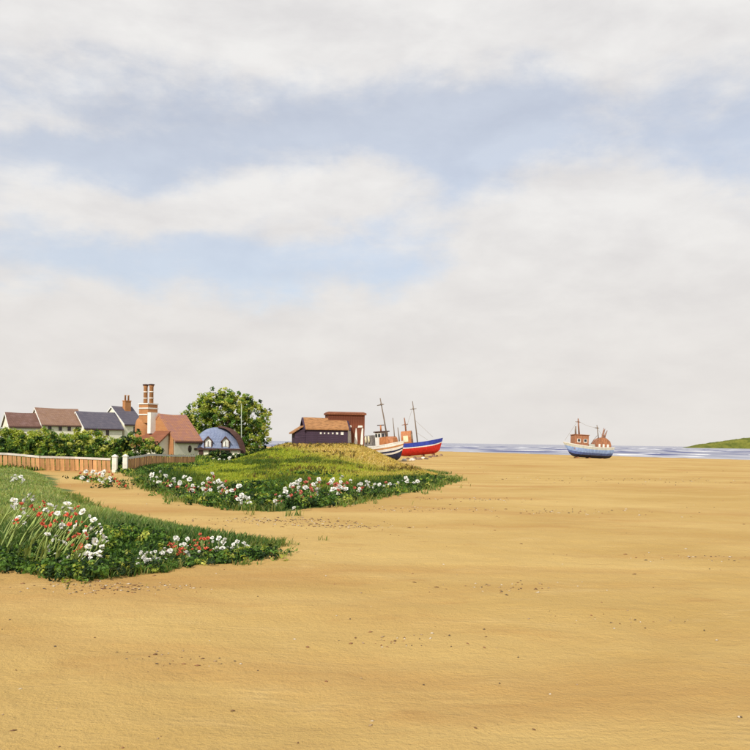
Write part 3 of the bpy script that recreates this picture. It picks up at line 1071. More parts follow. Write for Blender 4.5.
# ------------------------------------------------------------------ boats
def hull(parent, L, B, H, bands, rake=0.12, sheer=0.28, stern_w=0.7, n=22):
    """lofted hull, bow towards +x, keel on z = 0; bands: (lower fraction, upper fraction, material, name)"""
    def sec(u):
        # u 0 stern .. 1 bow -> half beam, keel z, gunwale z, x
        half = B / 2 * (stern_w + (1 - stern_w) * math.sin(min(1, u / 0.5) * math.pi / 2)) if u < .5 else B / 2 * (1 - ((u - .5) / .5) ** 2.4)
        top = H * (1 + sheer * max(0, (u - .35) / .65) ** 2 + 0.10 * max(0, (0.3 - u) / 0.3) ** 2)
        keel = H * (0.5 * max(0, (u - .78) / .22) ** 2.2 * 0.55 + 0.10 * max(0, (0.12 - u) / .12))
        return max(half, 0.03), keel, top

    def pt(u, q, side, off=0.0):
        half, keel, top = sec(u)
        y = half * (1 - (1 - q) ** 2.6) ** 0.62 + off
        z = keel + (top - keel) * q
        x = -L / 2 + L * u + rake * L * (q - 0.5) * max(0, (u - .5) / .5) ** 1.5 - 0.04 * L * (q) * max(0, (.2 - u) / .2)
        return (x, side * y, z)
    us = np.linspace(0, 1, n)
    for q0, q1, mat, nm in bands:
        m = MB()
        qs = np.linspace(q0, q1, max(2, int(2 + (q1 - q0) * 8)))
        proud = 0.02 if 'rail' in nm else 0.0
        for side in (-1, 1):
            m.loft([[pt(u, q, side, proud) for q in qs] for u in us], False, False)
        # stem and transom
        m.loft([[pt(1, q, s_, proud) for q in qs] for s_ in (-1, 1)], False, False)
        m.loft([[pt(0, q, s_, proud) for q in qs] for s_ in (-1, 1)], False, False)
        me = m.build(nm, mat, parent, True)
    # inside face and deck
    m = MB()
    for side in (-1, 1):
        m.loft([[pt(u, q, side, -0.05) for q in (0.7, 0.995)] for u in us[:-1]], False, False)
        m.loft([[pt(u, 0.995, side, -0.05), pt(u, 0.995, side, 0.0)] for u in us[:-1]], False, False)
    m.build('bulwark', bands[-1][2], parent)
    m = MB()
    m.loft([[pt(u, 0.74, -1, -0.03), pt(u, 0.74, 1, -0.03)] for u in us[:-1]], False, False)
    m.build('deck', M['deck'], parent)


def mast(parent, x, y, z0, z1, lean=(0, 0), r=0.09, spar=None, mat=None, name='mast'):
    mat = mat or M['mast']
    top = (x + lean[0], y + lean[1], z1)
    mid = (x + lean[0] * .48 + 0.03, y + lean[1] * .5, (z0 + z1) / 2)
    m = MB().tube([(x, y, z0), mid, top], [r, r * .85, r * .6], 8)
    o = m.build(name, mat, parent, True)
    if spar:
        zs, w = spar
        k = (zs - z0) / (z1 - z0)
        sx, sy = x + lean[0] * k, y + lean[1] * k
        MB().tube([(sx - w, sy - 0.12, zs - 0.03), (sx, sy - 0.12, zs), (sx + w, sy - 0.12, zs + 0.02)], [0.04, 0.065, 0.04], 6).build('crosstree', mat, o, True)
        MB().lathe([(0.12, zs - 0.05), (0.14, zs + .05), (0.06, zs + 0.2)], 8, Matrix.Translation((sx, sy, 0))).build('masthead_band', mat, o, True)
    return o


def line(parent, a, b, r=0.018, name='rigging_line', sag=0.0):
    a, b = Vector(a), Vector(b)
    pts = [a.lerp(b, t) + Vector((0, 0, -sag * math.sin(math.pi * t))) for t in np.linspace(0, 1, 6)]
    return MB().tube(pts, r, 5).build(name, M['rope'], parent, True)


def chocks(parent, xs, H=0.3):
    for x in xs:
        MB().box(x - 0.12, x + 0.12, -0.75, 0.75, -H, 0.02).build('keel_block', M['post'], parent)


def striped_boat():
    b = foot(387, 89, 462)
    t = thing('striped_boat', 'white fishing boat with orange and navy stripes, beached nearest the sheds', 'boat', b + Vector((0, 0, 0.02)), R(-52))
    t.rotation_euler = (R(3), R(-3), R(-48))
    hull(t, 5.2, 2.5, 1.75, [(0, .36, M['navy'], 'hull_bottom'), (.36, .46, M['hull_white'], 'stripe'), (.46, .56, M['navy'], 'stripe'),
                             (.56, .70, M['hull_white'], 'stripe'), (.70, .80, M['hull_orange'], 'stripe'), (.80, .94, M['hull_white'], 'topside'),
                             (.94, 1.0, M['hull_white'], 'gunwale_rail')], sheer=0.22, stern_w=0.75)
    # orange foredeck shelter
    c = MB()
    c.loft([[(-.1, -.95, 1.3), (-.1, .95, 1.3), (-.1, .85, 2.62), (-.1, -.85, 2.62)], [(.9, -.85, 1.3), (.9, .85, 1.3), (.9, .7, 2.68), (.9, -.7, 2.68)],
            [(1.7, -.45, 1.5), (1.7, .45, 1.5), (1.5, .32, 2.5), (1.5, -.32, 2.5)]])
    c.build('foredeck_shelter', M['cabin'], t)
    # wheelhouse
    wh = MB().bevel_box(-1.15, -.15, -.55, .55, 1.2, 3.2, .04).build('wheelhouse', M['hull_white'], t)
    MB().bevel_box(-1.25, 0.0, -.66, .66, 3.203, 3.33, .02).build('wheelhouse_roof', M['timber'], wh)
    for y in (-.27, .27):
        MB().box(-.146, -.12, y - .17, y + .17, 2.68, 3.05).build('window', M['glass'], wh)
    for x in (-.9, -.42):
        MB().box(x - .16, x + .16, -.58, -.553, 2.68, 3.05).build('window', M['glass'], wh)
    f = MB().tube([(-.7, 0, 3.3), (-.7, 0, 4.0)], .09, 8).build('funnel', M['cabin'], wh, True)
    MB().tube([(-.95, -.3, 4.0), (-.45, .3, 4.0)], .05, 6).build('lamp_bar', M['timber'], f, True)
    # stern shelter with two fenders
    s = MB().bevel_box(-2.5, -1.2, -.98, .98, 1.0, 2.95, .08).build('stern_shelter', M['grey_canvas'], t)
    for x, y in ((-2.1, -1.03), (-1.6, -1.03)):
        MB().blob((x, y - .06, 2.5), (.15, .10, .40), 5, n=10).build('fender', M['cream_paint'], s, True)
    for y in (-.5, .45):
        MB().blob((-2.56, y, 2.5), (.10, .15, .40), 6, n=10).build('fender', M['cream_paint'], s, True)
    mast(t, .15, .15, 2.1, 7.0, (-.55, -.25), .085, (6.25, .55))
    mast(t, 1.1, .3, 1.8, 4.7, (-.12, .05), .06, name='pole')
    mast(t, 1.9, .25, 1.7, 3.6, (-.12, 0), .07, name='pole')
    chocks(t, (-1.2, .6))


def red_boat():
    b = foot(421, 123, 456)
    t = thing('red_boat', 'red fishing boat with a blue band, bow raised, beached beside the striped boat', 'boat', b + Vector((0, 0, 0.25)), 0)
    t.rotation_euler = (R(2), R(-6), R(-14))
    hull(t, 6.6, 2.5, 1.95, [(0, .20, M['red'], 'hull_bottom'), (.20, .60, M['red'], 'topside'), (.60, .68, M['hull_white'], 'stripe'),
                             (.68, .95, M['blue'], 'blue_band'), (.95, 1.0, M['blue'], 'gunwale_rail')], rake=.10, sheer=.18, stern_w=.8)
    # rounded wheelhouse aft
    prof = [(-.75, 1.4), (.75, 1.4), (.8, 2.9), (.66, 3.5), (.34, 3.85), (-.34, 3.85), (-.66, 3.5), (-.8, 2.9)]
    wh = MB().prism_x(prof, -2.7, -1.15).build('wheelhouse', M['cabin'], t)
    MB().box(-2.35, -1.6, -.83, -.80, 2.2, 3.15).build('window', M['cream_paint'], wh)
    MB().box(-1.146, -1.12, -.4, .4, 2.6, 3.35).build('window', M['cream_paint'], wh)
    p = mast(t, -2.0, 0, 3.7, 5.9, (-.05, 0), .13, (4.85, .5), M['mast_brown'], 'funnel_post')
    mast(t, -.35, 0, 1.5, 8.3, (-.2, .1), .10, (7.1, .5))
    line(t, (-.45, .05, 5.4), (2.1, 0, 2.55))
    line(t, (-.4, .05, 3.5), (1.2, .1, 2.2))
    line(t, (-.5, .1, 7.6), (-2.9, 0, 2.0))
    chocks(t, (-1.9, .3, 1.9), .55)


def blue_boat():
    b = foot(588, 131, 458)
    t = thing('blue_boat', 'blue and grey trawler beached alone at the water, with two brown cabins', 'boat', b + Vector((0, 0, 0.1)), 0)
    t.rotation_euler = (R(3), R(-2.5), math.pi + R(10))
    hull(t, 7.6, 2.9, 1.75, [(0, .22, M['navy'], 'hull_bottom'), (.22, .42, M['mid_blue'], 'lower_strake'), (.42, .74, M['sky_blue'], 'topside'),
                             (.74, .95, M['hull_grey'], 'bulwark_band'), (.95, 1.0, M['hull_white'], 'gunwale_rail')], rake=.16, sheer=.35, stern_w=.72)
    # fore cabin (bow is to the left of the photo)
    wh = MB().bevel_box(.35, 2.75, -.85, .85, 1.2, 3.55, .06).build('fore_cabin', M['cabin_brown'], t)
    for x in (.95, 2.05):
        w_ = MB().box(x - .3, x + .3, .853, .88, 2.35, 2.95).build('window', M['hull_white'], wh)
        MB().box(x - .22, x + .22, .882, .89, 2.48, 2.9).build('pane', M['glass'], w_)
    MB().bevel_box(.25, 2.85, -.95, .95, 3.553, 3.66, .02).build('cabin_roof', M['cabin_brown'], wh)
    mast(t, 1.65, 0, 3.6, 6.3, (.28, 0), .15, (5.75, .45), M['mast_brown'])
    mast(t, 2.35, .2, 3.6, 5.0, (.05, 0), .16, None, M['mast'], 'funnel')
    # aft cabin with a rounded top
    prof = [(-3.6, 1.1), (-.85, 1.1), (-.85, 2.3), (-1.2, 2.95), (-1.9, 3.4), (-2.7, 3.3), (-3.4, 2.8), (-3.6, 2.2)]
    ac = MB().prism_y(prof, -.8, .8).build('aft_cabin', M['cabin_brown'], t)
    for x in (-1.55, -2.25, -3.0):
        MB().box(x - .17, x + .17, .803, .83, 1.8, 2.3).build('window', M['hull_white'], ac)
    MB().bevel_box(-.8, .25, -.7, .75, 1.2, 2.2, .06).build('fish_locker', M['hull_grey'], t)
    mast(t, -1.75, 0, 3.1, 5.45, (.38, 0), .09, (4.95, .4), M['mast'])
    n = MB()
    for k in range(7):
        rr = random.Random(k)
        x = -2.55 + rr.uniform(-.35, .3)
        n.tube([(x, rr.uniform(-.2, .2), 2.9), (x + rr.uniform(-.2, .15), 0, 3.7), (x - .25 + rr.uniform(-.3, .2), rr.uniform(-.1, .1), 4.3 + rr.uniform(0, .8))], [.17, .14, .04], 6)
    n.build('furled_net', M['net'], t, True)
    mast(t, -.25, .3, 2.2, 3.7, (-1.1, 0), .05, None, M['mast'], 'derrick')
    line(t, (1.9, 0, 5.9), (-1.4, 0, 5.0), sag=.25)
    line(t, (1.95, 0, 6.0), (4.1, 0, 2.6))
    line(t, (-1.4, 0, 5.0), (-3.7, 0, 2.0))
    chocks(t, (-2.2, 0.0, 2.0), .35)


striped_boat()
red_boat()
blue_boat()

# stones under the bow of the red boat
SB = [MB().blob((0, 0, 0), (.34, .26, .20), 100 + k, n=8, m=5, rough=.22) for k in range(4)]
st_dark = [q.mesh('stone', M['stone'], True) for q in SB]
st_pale = [q.mesh('stone', M['pale_stone'], True) for q in SB]
for k, (px, py) in enumerate(((404, 460), (408, 458.5), (412, 459.5), (415, 457.8), (419, 458.8), (423, 457.6), (426, 458.4), (430, 456.6), (434, 456.0), (437, 455.4), (441, 454.8))):
    p = ground_at(px, py + 1)
    pale = k in (0, 2, 5)
    o = place('stone', random.choice(st_pale if pale else st_dark), None, p + Vector((0, 0, .05)), (0, 0, random.uniform(0, 6)), [random.uniform(.7, 1.3)] * 3)
    tag(o, f'{"pale" if pale else "brown"} stone under the red boat, {["first", "second", "third", "fourth", "fifth", "sixth", "seventh", "eighth", "ninth", "tenth", "last"][k]} of the row from the left', 'stone', 'stones under the red boat')


# ------------------------------------------------------------------ foliage
def rand_dirs(n):
    v = RNG.normal(size=(n, 3))
    return v / np.linalg.norm(v, axis=1, keepdims=True)


def leaves_mesh(name, centres, radii, per, size, cols, mat=None, flat_top=0.0):
    """leaf faces around cluster centres (K,3); cols (K,3) is the leaf colour of each cluster"""
    K = len(centres)
    c = np.repeat(centres, per, 0)
    r = np.repeat(radii, per)
    col = np.repeat(cols, per, 0) * RNG.uniform(0.72, 1.3, (K * per, 1))
    n = K * per
    d = rand_dirs(n)
    pos = c + d * (r * RNG.uniform(0.25, 1.0, n) ** 0.6)[:, None] * np.array([1, 1, 0.8])
    nrm = d * 0.7 + rand_dirs(n) * 0.8 + np.array([0, 0, 0.45])
    nrm /= np.linalg.norm(nrm, axis=1, keepdims=True)
    a = np.cross(nrm, rand_dirs(n))
    a /= np.linalg.norm(a, axis=1, keepdims=True) + 1e-9
    b = np.cross(nrm, a)
    s = size * RNG.uniform(0.6, 1.4, n)
    L, W = (s * 0.62)[:, None], (s * 0.36)[:, None]
    cup = nrm * (s * 0.12)[:, None]
    v = np.stack([pos - a * L, pos - b * W + cup, pos + a * L, pos + b * W + cup], 1).reshape(-1, 3)
    f = np.arange(4 * n).reshape(-1, 4)
    return np_mesh(name, v, f, mat or M['leaf'], np.repeat(col, 4, 0))


YG = np.array([(0.40, 0.46, 0.075), (0.31, 0.40, 0.065), (0.50, 0.51, 0.12)])
MG = np.array([(0.11, 0.22, 0.035), (0.15, 0.26, 0.05), (0.08, 0.165, 0.03)])
DG = np.array([(0.018, 0.045, 0.012), (0.024, 0.058, 0.014), (0.014, 0.034, 0.011)])


def pick(pal, n):
    return pal[RNG.integers(0, len(pal), n)]


def mixed(n, wy, wm, wd):
    k = RNG.choice(3, n, p=np.array([wy, wm, wd]) / (wy + wm + wd))
    return np.where((k == 0)[:, None], pick(YG, n), np.where((k == 1)[:, None], pick(MG, n), pick(DG, n)))


def big_tree():
    b = foot(226, 89)
    t = thing('broad_tree', 'broad leafy green tree standing behind the blue roofed cottage', 'tree', b)
    g = b.z
    lobes = []
    s = 89 / FPX
    for px, py, rp in ((226, 416, 24), (200, 418, 17), (190, 428, 12), (214, 407, 15), (238, 408, 16), (252, 416, 15), (259, 430, 12),
                       (256, 444, 12), (246, 440, 16), (228, 436, 20), (208, 434, 18), (258, 454, 10), (247, 454, 11), (228, 401, 8), (206, 404, 8), (245, 402, 7), (185, 419, 6)):
        p = at(px, py, 89)
        lobes.append((p.x - b.x, RNG.uniform(-1.2, 1.6), p.z - g, rp * s))
    cs, rs = [], []
    for x, y, z, r in lobes:
        n = int(20 * r * r) + 8
        d = rand_dirs(n)
        q = np.array([x, y, z]) + d * (r * RNG.uniform(0.35, 1.0, n) ** 0.5)[:, None]
        sp = np.array([x, y, z]) + rand_dirs(12) * (r * RNG.uniform(1.02, 1.22, 12))[:, None]
        q = np.concatenate([q, sp])
        q = q[q[:, 2] > 0.1]
        cs.append(q)
    cs = np.concatenate(cs)
    K = len(cs)
    rs = RNG.uniform(0.16, 0.42, K)
    cols = mixed(K, 0.52, 0.34, 0.14)
    place('crown', leaves_mesh('crown', cs, rs, 30, 0.19, cols), t)
    tr = MB().tube([(0, 0, -0.4), (0.1, 0, 1.0), (0.05, 0.1, 2.2), (0.25, 0.1, 4.2)], [.42, .32, .26, .10], 10)
    tk = tr.build('trunk', M['bark'], t, True)
    for ax, az, h, r in ((1.7, 4.6, 1.6, .15), (-2.3, 4.2, 1.5, .16), (2.9, 3.0, 1.2, .13), (-1.0, 5.4, 2.3, .12), (1.0, 5.9, 2.6, .12), (3.1, 1.6, .8, .11)):
        MB().tube([(0.08, 0.05, h), (ax * .5, random.uniform(-.4, .4), h + (az - h) * .45), (ax, random.uniform(-.6, .8), az)], [r, r * .7, r * .25], 7).build('limb', M['bark'], tk, True)


def hedge(name, label, spine, Y0, depth, top, clump, cols, cat='hedge', leaf=0.17, base=0.0, per=26, dens=17.0):
    """spine: list of (px, top_z above ground); a mass of clumps from the ground up"""
    p0 = foot(spine[0][0], Y0)
    root = thing(name, label, cat, p0)
    cs = []
    stems = []
    for (pa, ha), (pb, hb) in zip(spine[:-1], spine[1:]):
        A, B = foot(pa, Y0), foot(pb, Y0)
        L = (B - A).length
        n = int(L * dens * max(ha, hb))
        u = RNG.uniform(0, 1, n)
        h = ha + (hb - ha) * u
        bump = 1 + 0.22 * vnoise(u * L / 1.3 + pa, u * 0 + 3.1, 5) * 2
        z = base + RNG.uniform(0, 1, n) ** 0.8 * (h * bump - base)
        rr = depth * np.sqrt(np.clip(1.05 - (z / (h * bump + 1e-6)) ** 3, 0.08, 1))
        y = RNG.uniform(-1, 1, n) * rr
        P = np.outer(1 - u, np.array(A)) + np.outer(u, np.array(B)) - np.array(p0)
        P[:, 1] += y
        P[:, 2] += z
        cs.append(P)
        for k in range(max(1, int(L / 1.4))):
            stems.append(A.lerp(B, (k + .5) / max(1, int(L / 1.4))) - p0)
    cs = np.concatenate(cs)
    K = len(cs)
    place('foliage', leaves_mesh('foliage', cs, RNG.uniform(clump * .6, clump * 1.3, K), per, leaf, mixed(K, *cols)), root)
    for s in stems:
        MB().tube([s + Vector((0, 0, -.3)), s + Vector((random.uniform(-.15, .15), 0, .6)), s + Vector((random.uniform(-.3, .3), 0, 1.1))], [.05, .04, .02], 6).build('stem', M['bark'], root, True)
    return root


big_tree()
hedge('tall_hedge', 'tall yellow green hedge in front of the row of cottages', [(-40, 2.5), (10, 2.45), (40, 2.45), (75, 2.2), (105, 2.0), (128, 1.95)], 74, 0.8, 0, 0.30, (0.78, 0.20, 0.02))
hedge('shrub_row', 'dark green shrub row just behind the left fence', [(-40, 1.55), (10, 1.55), (30, 1.75), (50, 2.05), (70, 1.6), (95, 1.7), (112, 1.55)], 66, 0.7, 0, 0.26, (0.30, 0.42, 0.28))
hedge('shrub', 'dark rounded shrub in front of the brick cottage, behind the right fence', [(112, 1.7), (128, 2.05), (140, 2.15), (150, 1.75), (157, 1.2), (163, 0.8)], 68, 0.7, 0, 0.27, (0.34, 0.40, 0.26), cat='shrub')
hedge('ivy_bush', 'narrow dark ivy bush between the white gate piers', [(117.5, 0.95), (123, 1.0)], 52.4, 0.2, 0, 0.12, (0.02, 0.2, 0.78), cat='bush', leaf=0.10, dens=90)
hedge('flower_bush', 'dark rounded bush in front of the blue roofed cottage door', [(208, 0.45), (216, 0.85), (226, 0.95), (234, 0.6)], 74, 0.45, 0, 0.18, (0.03, 0.25, 0.72), cat='bush', leaf=0.13, dens=50)
hedge('low_shrub', 'low dark shrub at the foot of the broad tree', [(236, 0.5), (244, 0.75), (255, 0.7), (264, 0.4)], 78, 0.5, 0, 0.2, (0.06, 0.30, 0.64), cat='shrub', leaf=0.14, dens=50)

b = foot(241, 83)
pl = thing('pole', 'slender pale pole in front of the broad tree', 'pole', b)
MB().tube([(0, 0, -.4), (0.02, 0, 2.5), (-.03, 0, hz(241, 405, 83) - b.z)], [.065, .05, .035], 8).build('shaft', M['pole'], pl, True)
MB().lathe([(.04, 0), (.07, .03), (.07, .09), (.03, .14)], 10, Matrix.Translation((-.03, 0, hz(241, 405, 83) - b.z))).build('cap', M['pole'], pl, True)


# ------------------------------------------------------------------ grass
def blades(name, x, y, h, w, cols, lean=0.5, mat=None, label=None, zoff=-0.02, wind=(0.10, 0.0)):
    n = len(x)
    z = terrain(x, y) + zoff
    az = RNG.uniform(0, 2 * math.pi, n)
    face = RNG.uniform(0, 2 * math.pi, n)
    l = h * RNG.uniform(0.1, lean, n)
    dx, dy = np.cos(az) * l + wind[0] * h, np.sin(az) * l + wind[1] * h
    wx, wy = np.cos(face) * w / 2, np.sin(face) * w / 2
    B = np.stack([x, y, z], 1)
    Mv = B + np.stack([dx * .38, dy * .38, h * .62], 1)
    T = B + np.stack([dx, dy, h * RNG.uniform(.8, 1.0, n)], 1)
    W = np.stack([wx, wy, wx * 0], 1)
    v = np.stack([B - W, B + W, Mv + W * .75, Mv - W * .75, T], 1).reshape(-1, 3)
    k = np.arange(n)[:, None] * 5
    f = np.concatenate([k + np.array([[0, 1, 2]]), k + np.array([[0, 2, 3]]), k + np.array([[3, 2, 4]])], 0)
    me = np_mesh(name, v, f, mat or M['blade'], np.repeat(cols, 5, 0))
    o = place(name, me)
    return tag(o, label, 'grass', kind='stuff') if label else o


def sample(n, y0, y1, a0, a1, power=1.6):
    """points in a wedge, denser towards the near end"""
    u = RNG.uniform(0, 1, n)
    p = 1 - power + 1
    Y = (y0 ** p + u * (y1 ** p - y0 ** p)) ** (1 / p)
    return Y * RNG.uniform(a0, a1, n), Y


def fore_grass():
    x, y = sample(170000, 11, 52, -0.60, 0.0, 1.75)
    d = inside_dist(x, y, FORE) + 0.5 * fbm(x / 0.8, y / 0.8, 101, 3)
    bare = fbm(x / 1.5, y / 1.5, 171, 3) + 0.35 * ss(y, 17, 24)
    keep = d > -0.05
    # sparse towards the edge that runs into the sand
    keep &= RNG.uniform(0, 1, len(x)) < ss(d, -0.15, 0.35)
    keep &= RNG.uniform(0, 1, len(x)) > 0.8 * ss(bare, 0.42, 0.72)
    x, y, d = x[keep], y[keep], d[keep]
    lush = fbm(x / 2.2, y / 2.2, 111, 3)
    far = ss(y + 2.5 * fbm(x / 3, y / 3, 115, 2), 14.5, 21)
    h = (0.17 + 0.10 * np.clip(lush, -.5, .8)) * RNG.uniform(.6, 1.35, len(x)) * ss(d, -0.3, 0.7)
    h = np.maximum(h, 0.05) * (1 - 0.3 * far)
    w = 0.010 + 0.0011 * y
    # deep green at the near side, paler and yellower towards the path and the fence
    k = np.clip(far + 0.6 * lush + RNG.normal(0, .22, len(x)), 0, 1)[:, None]
    near_c = pick(np.array([(0.055, 0.14, 0.032), (0.085, 0.18, 0.040), (0.040, 0.095, 0.026)]), len(x))
    far_c = pick(np.array([(0.34, 0.41, 0.14), (0.25, 0.35, 0.11), (0.43, 0.43, 0.19)]), len(x))
    c = near_c * (1 - k) + far_c * k
    c *= RNG.uniform(.75, 1.3, (len(x), 1))
    blades('foreground_grass', x, y, h, w, c, 0.6, label='rough green grass on the near flower bank')


def mid_grass():
    x, y = sample(230000, 22, 98, -0.30, 0.13, 1.55)
    d = inside_dist(x, y, MID)
    wob = 0.8 * fbm(x / 1.5, y / 1.5, 121, 3)
    keep = (d + wob > 0.0) & (RNG.uniform(0, 1, len(x)) < ss(d + wob, -0.3, 0.8))
    x, y, d, wob = x[keep], y[keep], d[keep], wob[keep]
    veg, dry = veg_masks(x, y)
    front = seg_dist(x, y, FRONT, False)
    n = len(x)
    nz = fbm(x / 3.0, y / 3.0, 131, 3)
    edge = 1 - ss(front + 2.2 * nz, 0.8, 3.4)
    green = pick(np.array([(0.40, 0.45, 0.04), (0.48, 0.50, 0.055), (0.28, 0.38, 0.04)]), n)
    dark = pick(np.array([(0.036, 0.090, 0.020), (0.052, 0.12, 0.026), (0.026, 0.065, 0.016)]), n)
    tan = pick(np.array([(0.62, 0.47, 0.17), (0.68, 0.53, 0.22), (0.55, 0.40, 0.12), (0.42, 0.28, 0.09)]), n)
    hollow = ss(nz + 0.15 * ss(-x, 2, 6) * (1 - ss(-x, 7, 10)) * (1 - ss(front, 8, 16)), 0.20, 0.38)
    leftdark = ss(-x, 11.5, 15.0) * (1 - ss(front, 2.5, 7.5))
    kd = np.clip(np.maximum(np.maximum(edge, leftdark), 0.75 * hollow * (1 - dry)) + RNG.normal(0, .16, n), 0, 1)[:, None]
    kt = np.clip(dry + RNG.normal(0, .18, n), 0, 1)[:, None]
    c = green * (1 - kt) + tan * kt
    c = c * (1 - kd) + dark * kd
    c *= RNG.uniform(.75, 1.3, (n, 1))
    h = (0.20 + 0.10 * nz + 0.12 * kd[:, 0]) * RNG.uniform(.55, 1.3, n) * (1 - 0.35 * kt[:, 0])
    h *= 0.35 + 0.65 * ss(d + wob, -0.2, 1.2)
    thin = RNG.uniform(0, 1, n) > 0.55 * kt[:, 0]
    x, y, h, c = x[thin], y[thin], h[thin], c[thin]
    w = 0.012 + 0.0011 * y
    blades('dune_grass', x, y, np.maximum(h, .05), w, c, 0.6, label='grass turning from green to straw over the middle dune')
    # dark rushes scattered on the straw coloured crest
    x, y = sample(1300, 26, 80, -0.16, 0.09, 1.5)
    front = seg_dist(x, y, FRONT, False)
    keep = (inside_dist(x, y, MID) > 1.5) & (front > 4) & (vnoise(x / 2.5, y / 2.5, 141) > -0.05)
    x, y = x[keep], y[keep]
    rep = 7
    X = np.repeat(x, rep) + RNG.normal(0, .07, len(x) * rep)
    Y = np.repeat(y, rep) + RNG.normal(0, .07, len(x) * rep)
    n = len(X)
    c = pick(np.array([(0.14, 0.105, 0.035), (0.085, 0.095, 0.025), (0.19, 0.11, 0.04)]), n)
    blades('rush_tufts', X, Y, RNG.uniform(.18, .38, n), 0.010 + 0.0008 * Y, c, 0.9, label='dark rush tufts dotted over the straw dune')


def garden_grass():
    x, y = sample(60000, 44, 100, -0.55, -0.12, 1.4)
    d = inside_dist(x, y, GARDEN)
    keep = (d > 0) & (y < 92)
    x, y = x[keep], y[keep]
    n = len(x)
    c = mixed(n, .3, .4, .3) * RNG.uniform(.75, 1.3, (n, 1))
    blades('garden_grass', x, y, RNG.uniform(.15, .4, n), 0.012 + 0.0009 * y, c, 0.6, label='garden grass behind the orange fences')


def low_leaves(name, label, specs):
    """dense broad leaved ground plants: specs of (px, py, spread m, count, height)"""
    cs, cols = [], []
    for px, py, sp, n, h in specs:
        p = ground_at(px, py)
        x = p.x + RNG.normal(0, sp, n)
        y = p.y + RNG.normal(0, sp * 1.1, n)
        z = terrain(x, y) + RNG.uniform(0.0, h, n)
        cs.append(np.stack([x, y, z], 1))
        cols.append(mixed(n, .12, .45, .43))
    cs, cols = np.concatenate(cs), np.concatenate(cols)
    near = cs[:, 1].mean() < 20
    me = leaves_mesh(name, cs, np.full(len(cs), .09 if near else .16), 16, 0.052 if near else 0.085, cols)
    tag(place(name, me), label, 'ground plants', kind='stuff')



def fringe(name, label, poly, y0, y1, a0, a1, n, hh, reach):
    x, y = sample(n, y0, y1, a0, a1, 1.75)
    d = inside_dist(x, y, poly) + 0.5 * reach * fbm(x / reach, y / reach, 151, 2)
    keep = (d > -reach * .6) & (d < reach) & (RNG.uniform(0, 1, n) < ss(d, -reach * .7, reach * .3)) & (vnoise(x / reach / 2.2, y / reach / 2.2, 157) > -0.2)
    # stray tufts out on the sand
    stray = (d < 0) & (d > -reach * 4.5) & (RNG.uniform(0, 1, n) < 0.3) & (d > -reach * 2.6) & (vnoise(x / reach * 1.3, y / reach * 1.3, 163) > 0.37 + 0.03 * np.abs(d) / reach) & (y < y1 * .9)
    keep = keep | stray
    x, y = x[keep], y[keep]
    k = len(x)
    c = pick(np.array([(0.20, 0.26, 0.06), (0.13, 0.21, 0.05), (0.33, 0.33, 0.12), (0.08, 0.15, 0.035)]), k) * RNG.uniform(.75, 1.25, (k, 1))
    blades(name, x, y, hh * RNG.uniform(.45, 1.3, k), 0.008 + 0.0009 * y, c, 0.9, label=label)


fringe('bank_fringe', 'sparse grass fringe where the near bank meets the sand', FORE, 10.5, 30, -0.55, 0.0, 150000, 0.15, 0.42)
fringe('dune_fringe', 'sparse grass fringe where the middle dune meets the sand', MID, 21, 60, -0.34, 0.12, 120000, 0.24, 0.9)
fore_grass()
mid_grass()
garden_grass()
low_leaves('bank_plants', 'dark leafy plants under the near flowers',
           [(x, 562 + 6 * math.sin(x * .1) + max(0, (x - 20)) * .12, .26, 90, .16) for x in range(0, 108, 8)] +
           [(x, 571 - (x - 125) * .105 - 2, .20, 50, .08) for x in range(125, 262, 8)] +
           [(x, 541, .35, 60, .20) for x in (108, 118, 128, 138)])
low_leaves('gate_plants', 'small leafy plants under the flowers beside the gate',
           [(x, y, .35, 16, .10) for x, y in ((82, 479), (89, 480), (96, 481), (103, 482), (110, 483), (117, 487))])
low_leaves('verge_plants', 'dark leafy plants along the foot of the middle dune',
           [(x, y - 3, .42, 80, .22) for x, y in ((135, 477), (150, 486), (165, 493), (180, 497), (195, 501), (210, 504), (225, 506), (240, 507), (255, 508),
                                                   (270, 509), (285, 509), (300, 508), (315, 507), (330, 505), (345, 502), (360, 499), (375, 496), (390, 493), (405, 490), (420, 487), (436, 484))] +
           [(x, y, .6, 90, .25) for x, y in ((140, 473), (152, 475), (166, 473), (180, 470), (192, 468), (250, 490), (262, 492), (270, 488), (312, 478))])


# ------------------------------------------------------------------ flowers
def blossom_mesh(name, mat, seed, rings, r, cup):
    rr = random.Random(seed)
    m = MB()
    for n, rad, tilt, z in rings:
        for k in range(n):
            a = 2 * math.pi * (k + rr.uniform(-.2, .2)) / n
            L = r * rad * rr.uniform(.85, 1.12)
            w = L * 0.42
            Mx = Matrix.Rotation(a, 4, 'Z') @ Matrix.Rotation(-tilt + rr.uniform(-.15, .15), 4, 'Y')
            zz = z * r
            pts = [(0, 0, 0), (L * .45, -w * .8, cup * r * .3), (L * .9, -w * .6, cup * r), (L, 0, cup * r * .8), (L * .9, w * .6, cup * r), (L * .45, w * .8, cup * r * .3), (L * .5, 0, cup * r * .1)]
            pts = [(Mx @ Vector(p)) + Vector((0, 0, zz)) for p in pts]
            m.add(pts, [(0, 1, 6), (1, 2, 6), (2, 3, 6), (3, 4, 6), (4, 5, 6), (5, 0, 6)])
    return m.mesh(name, mat)


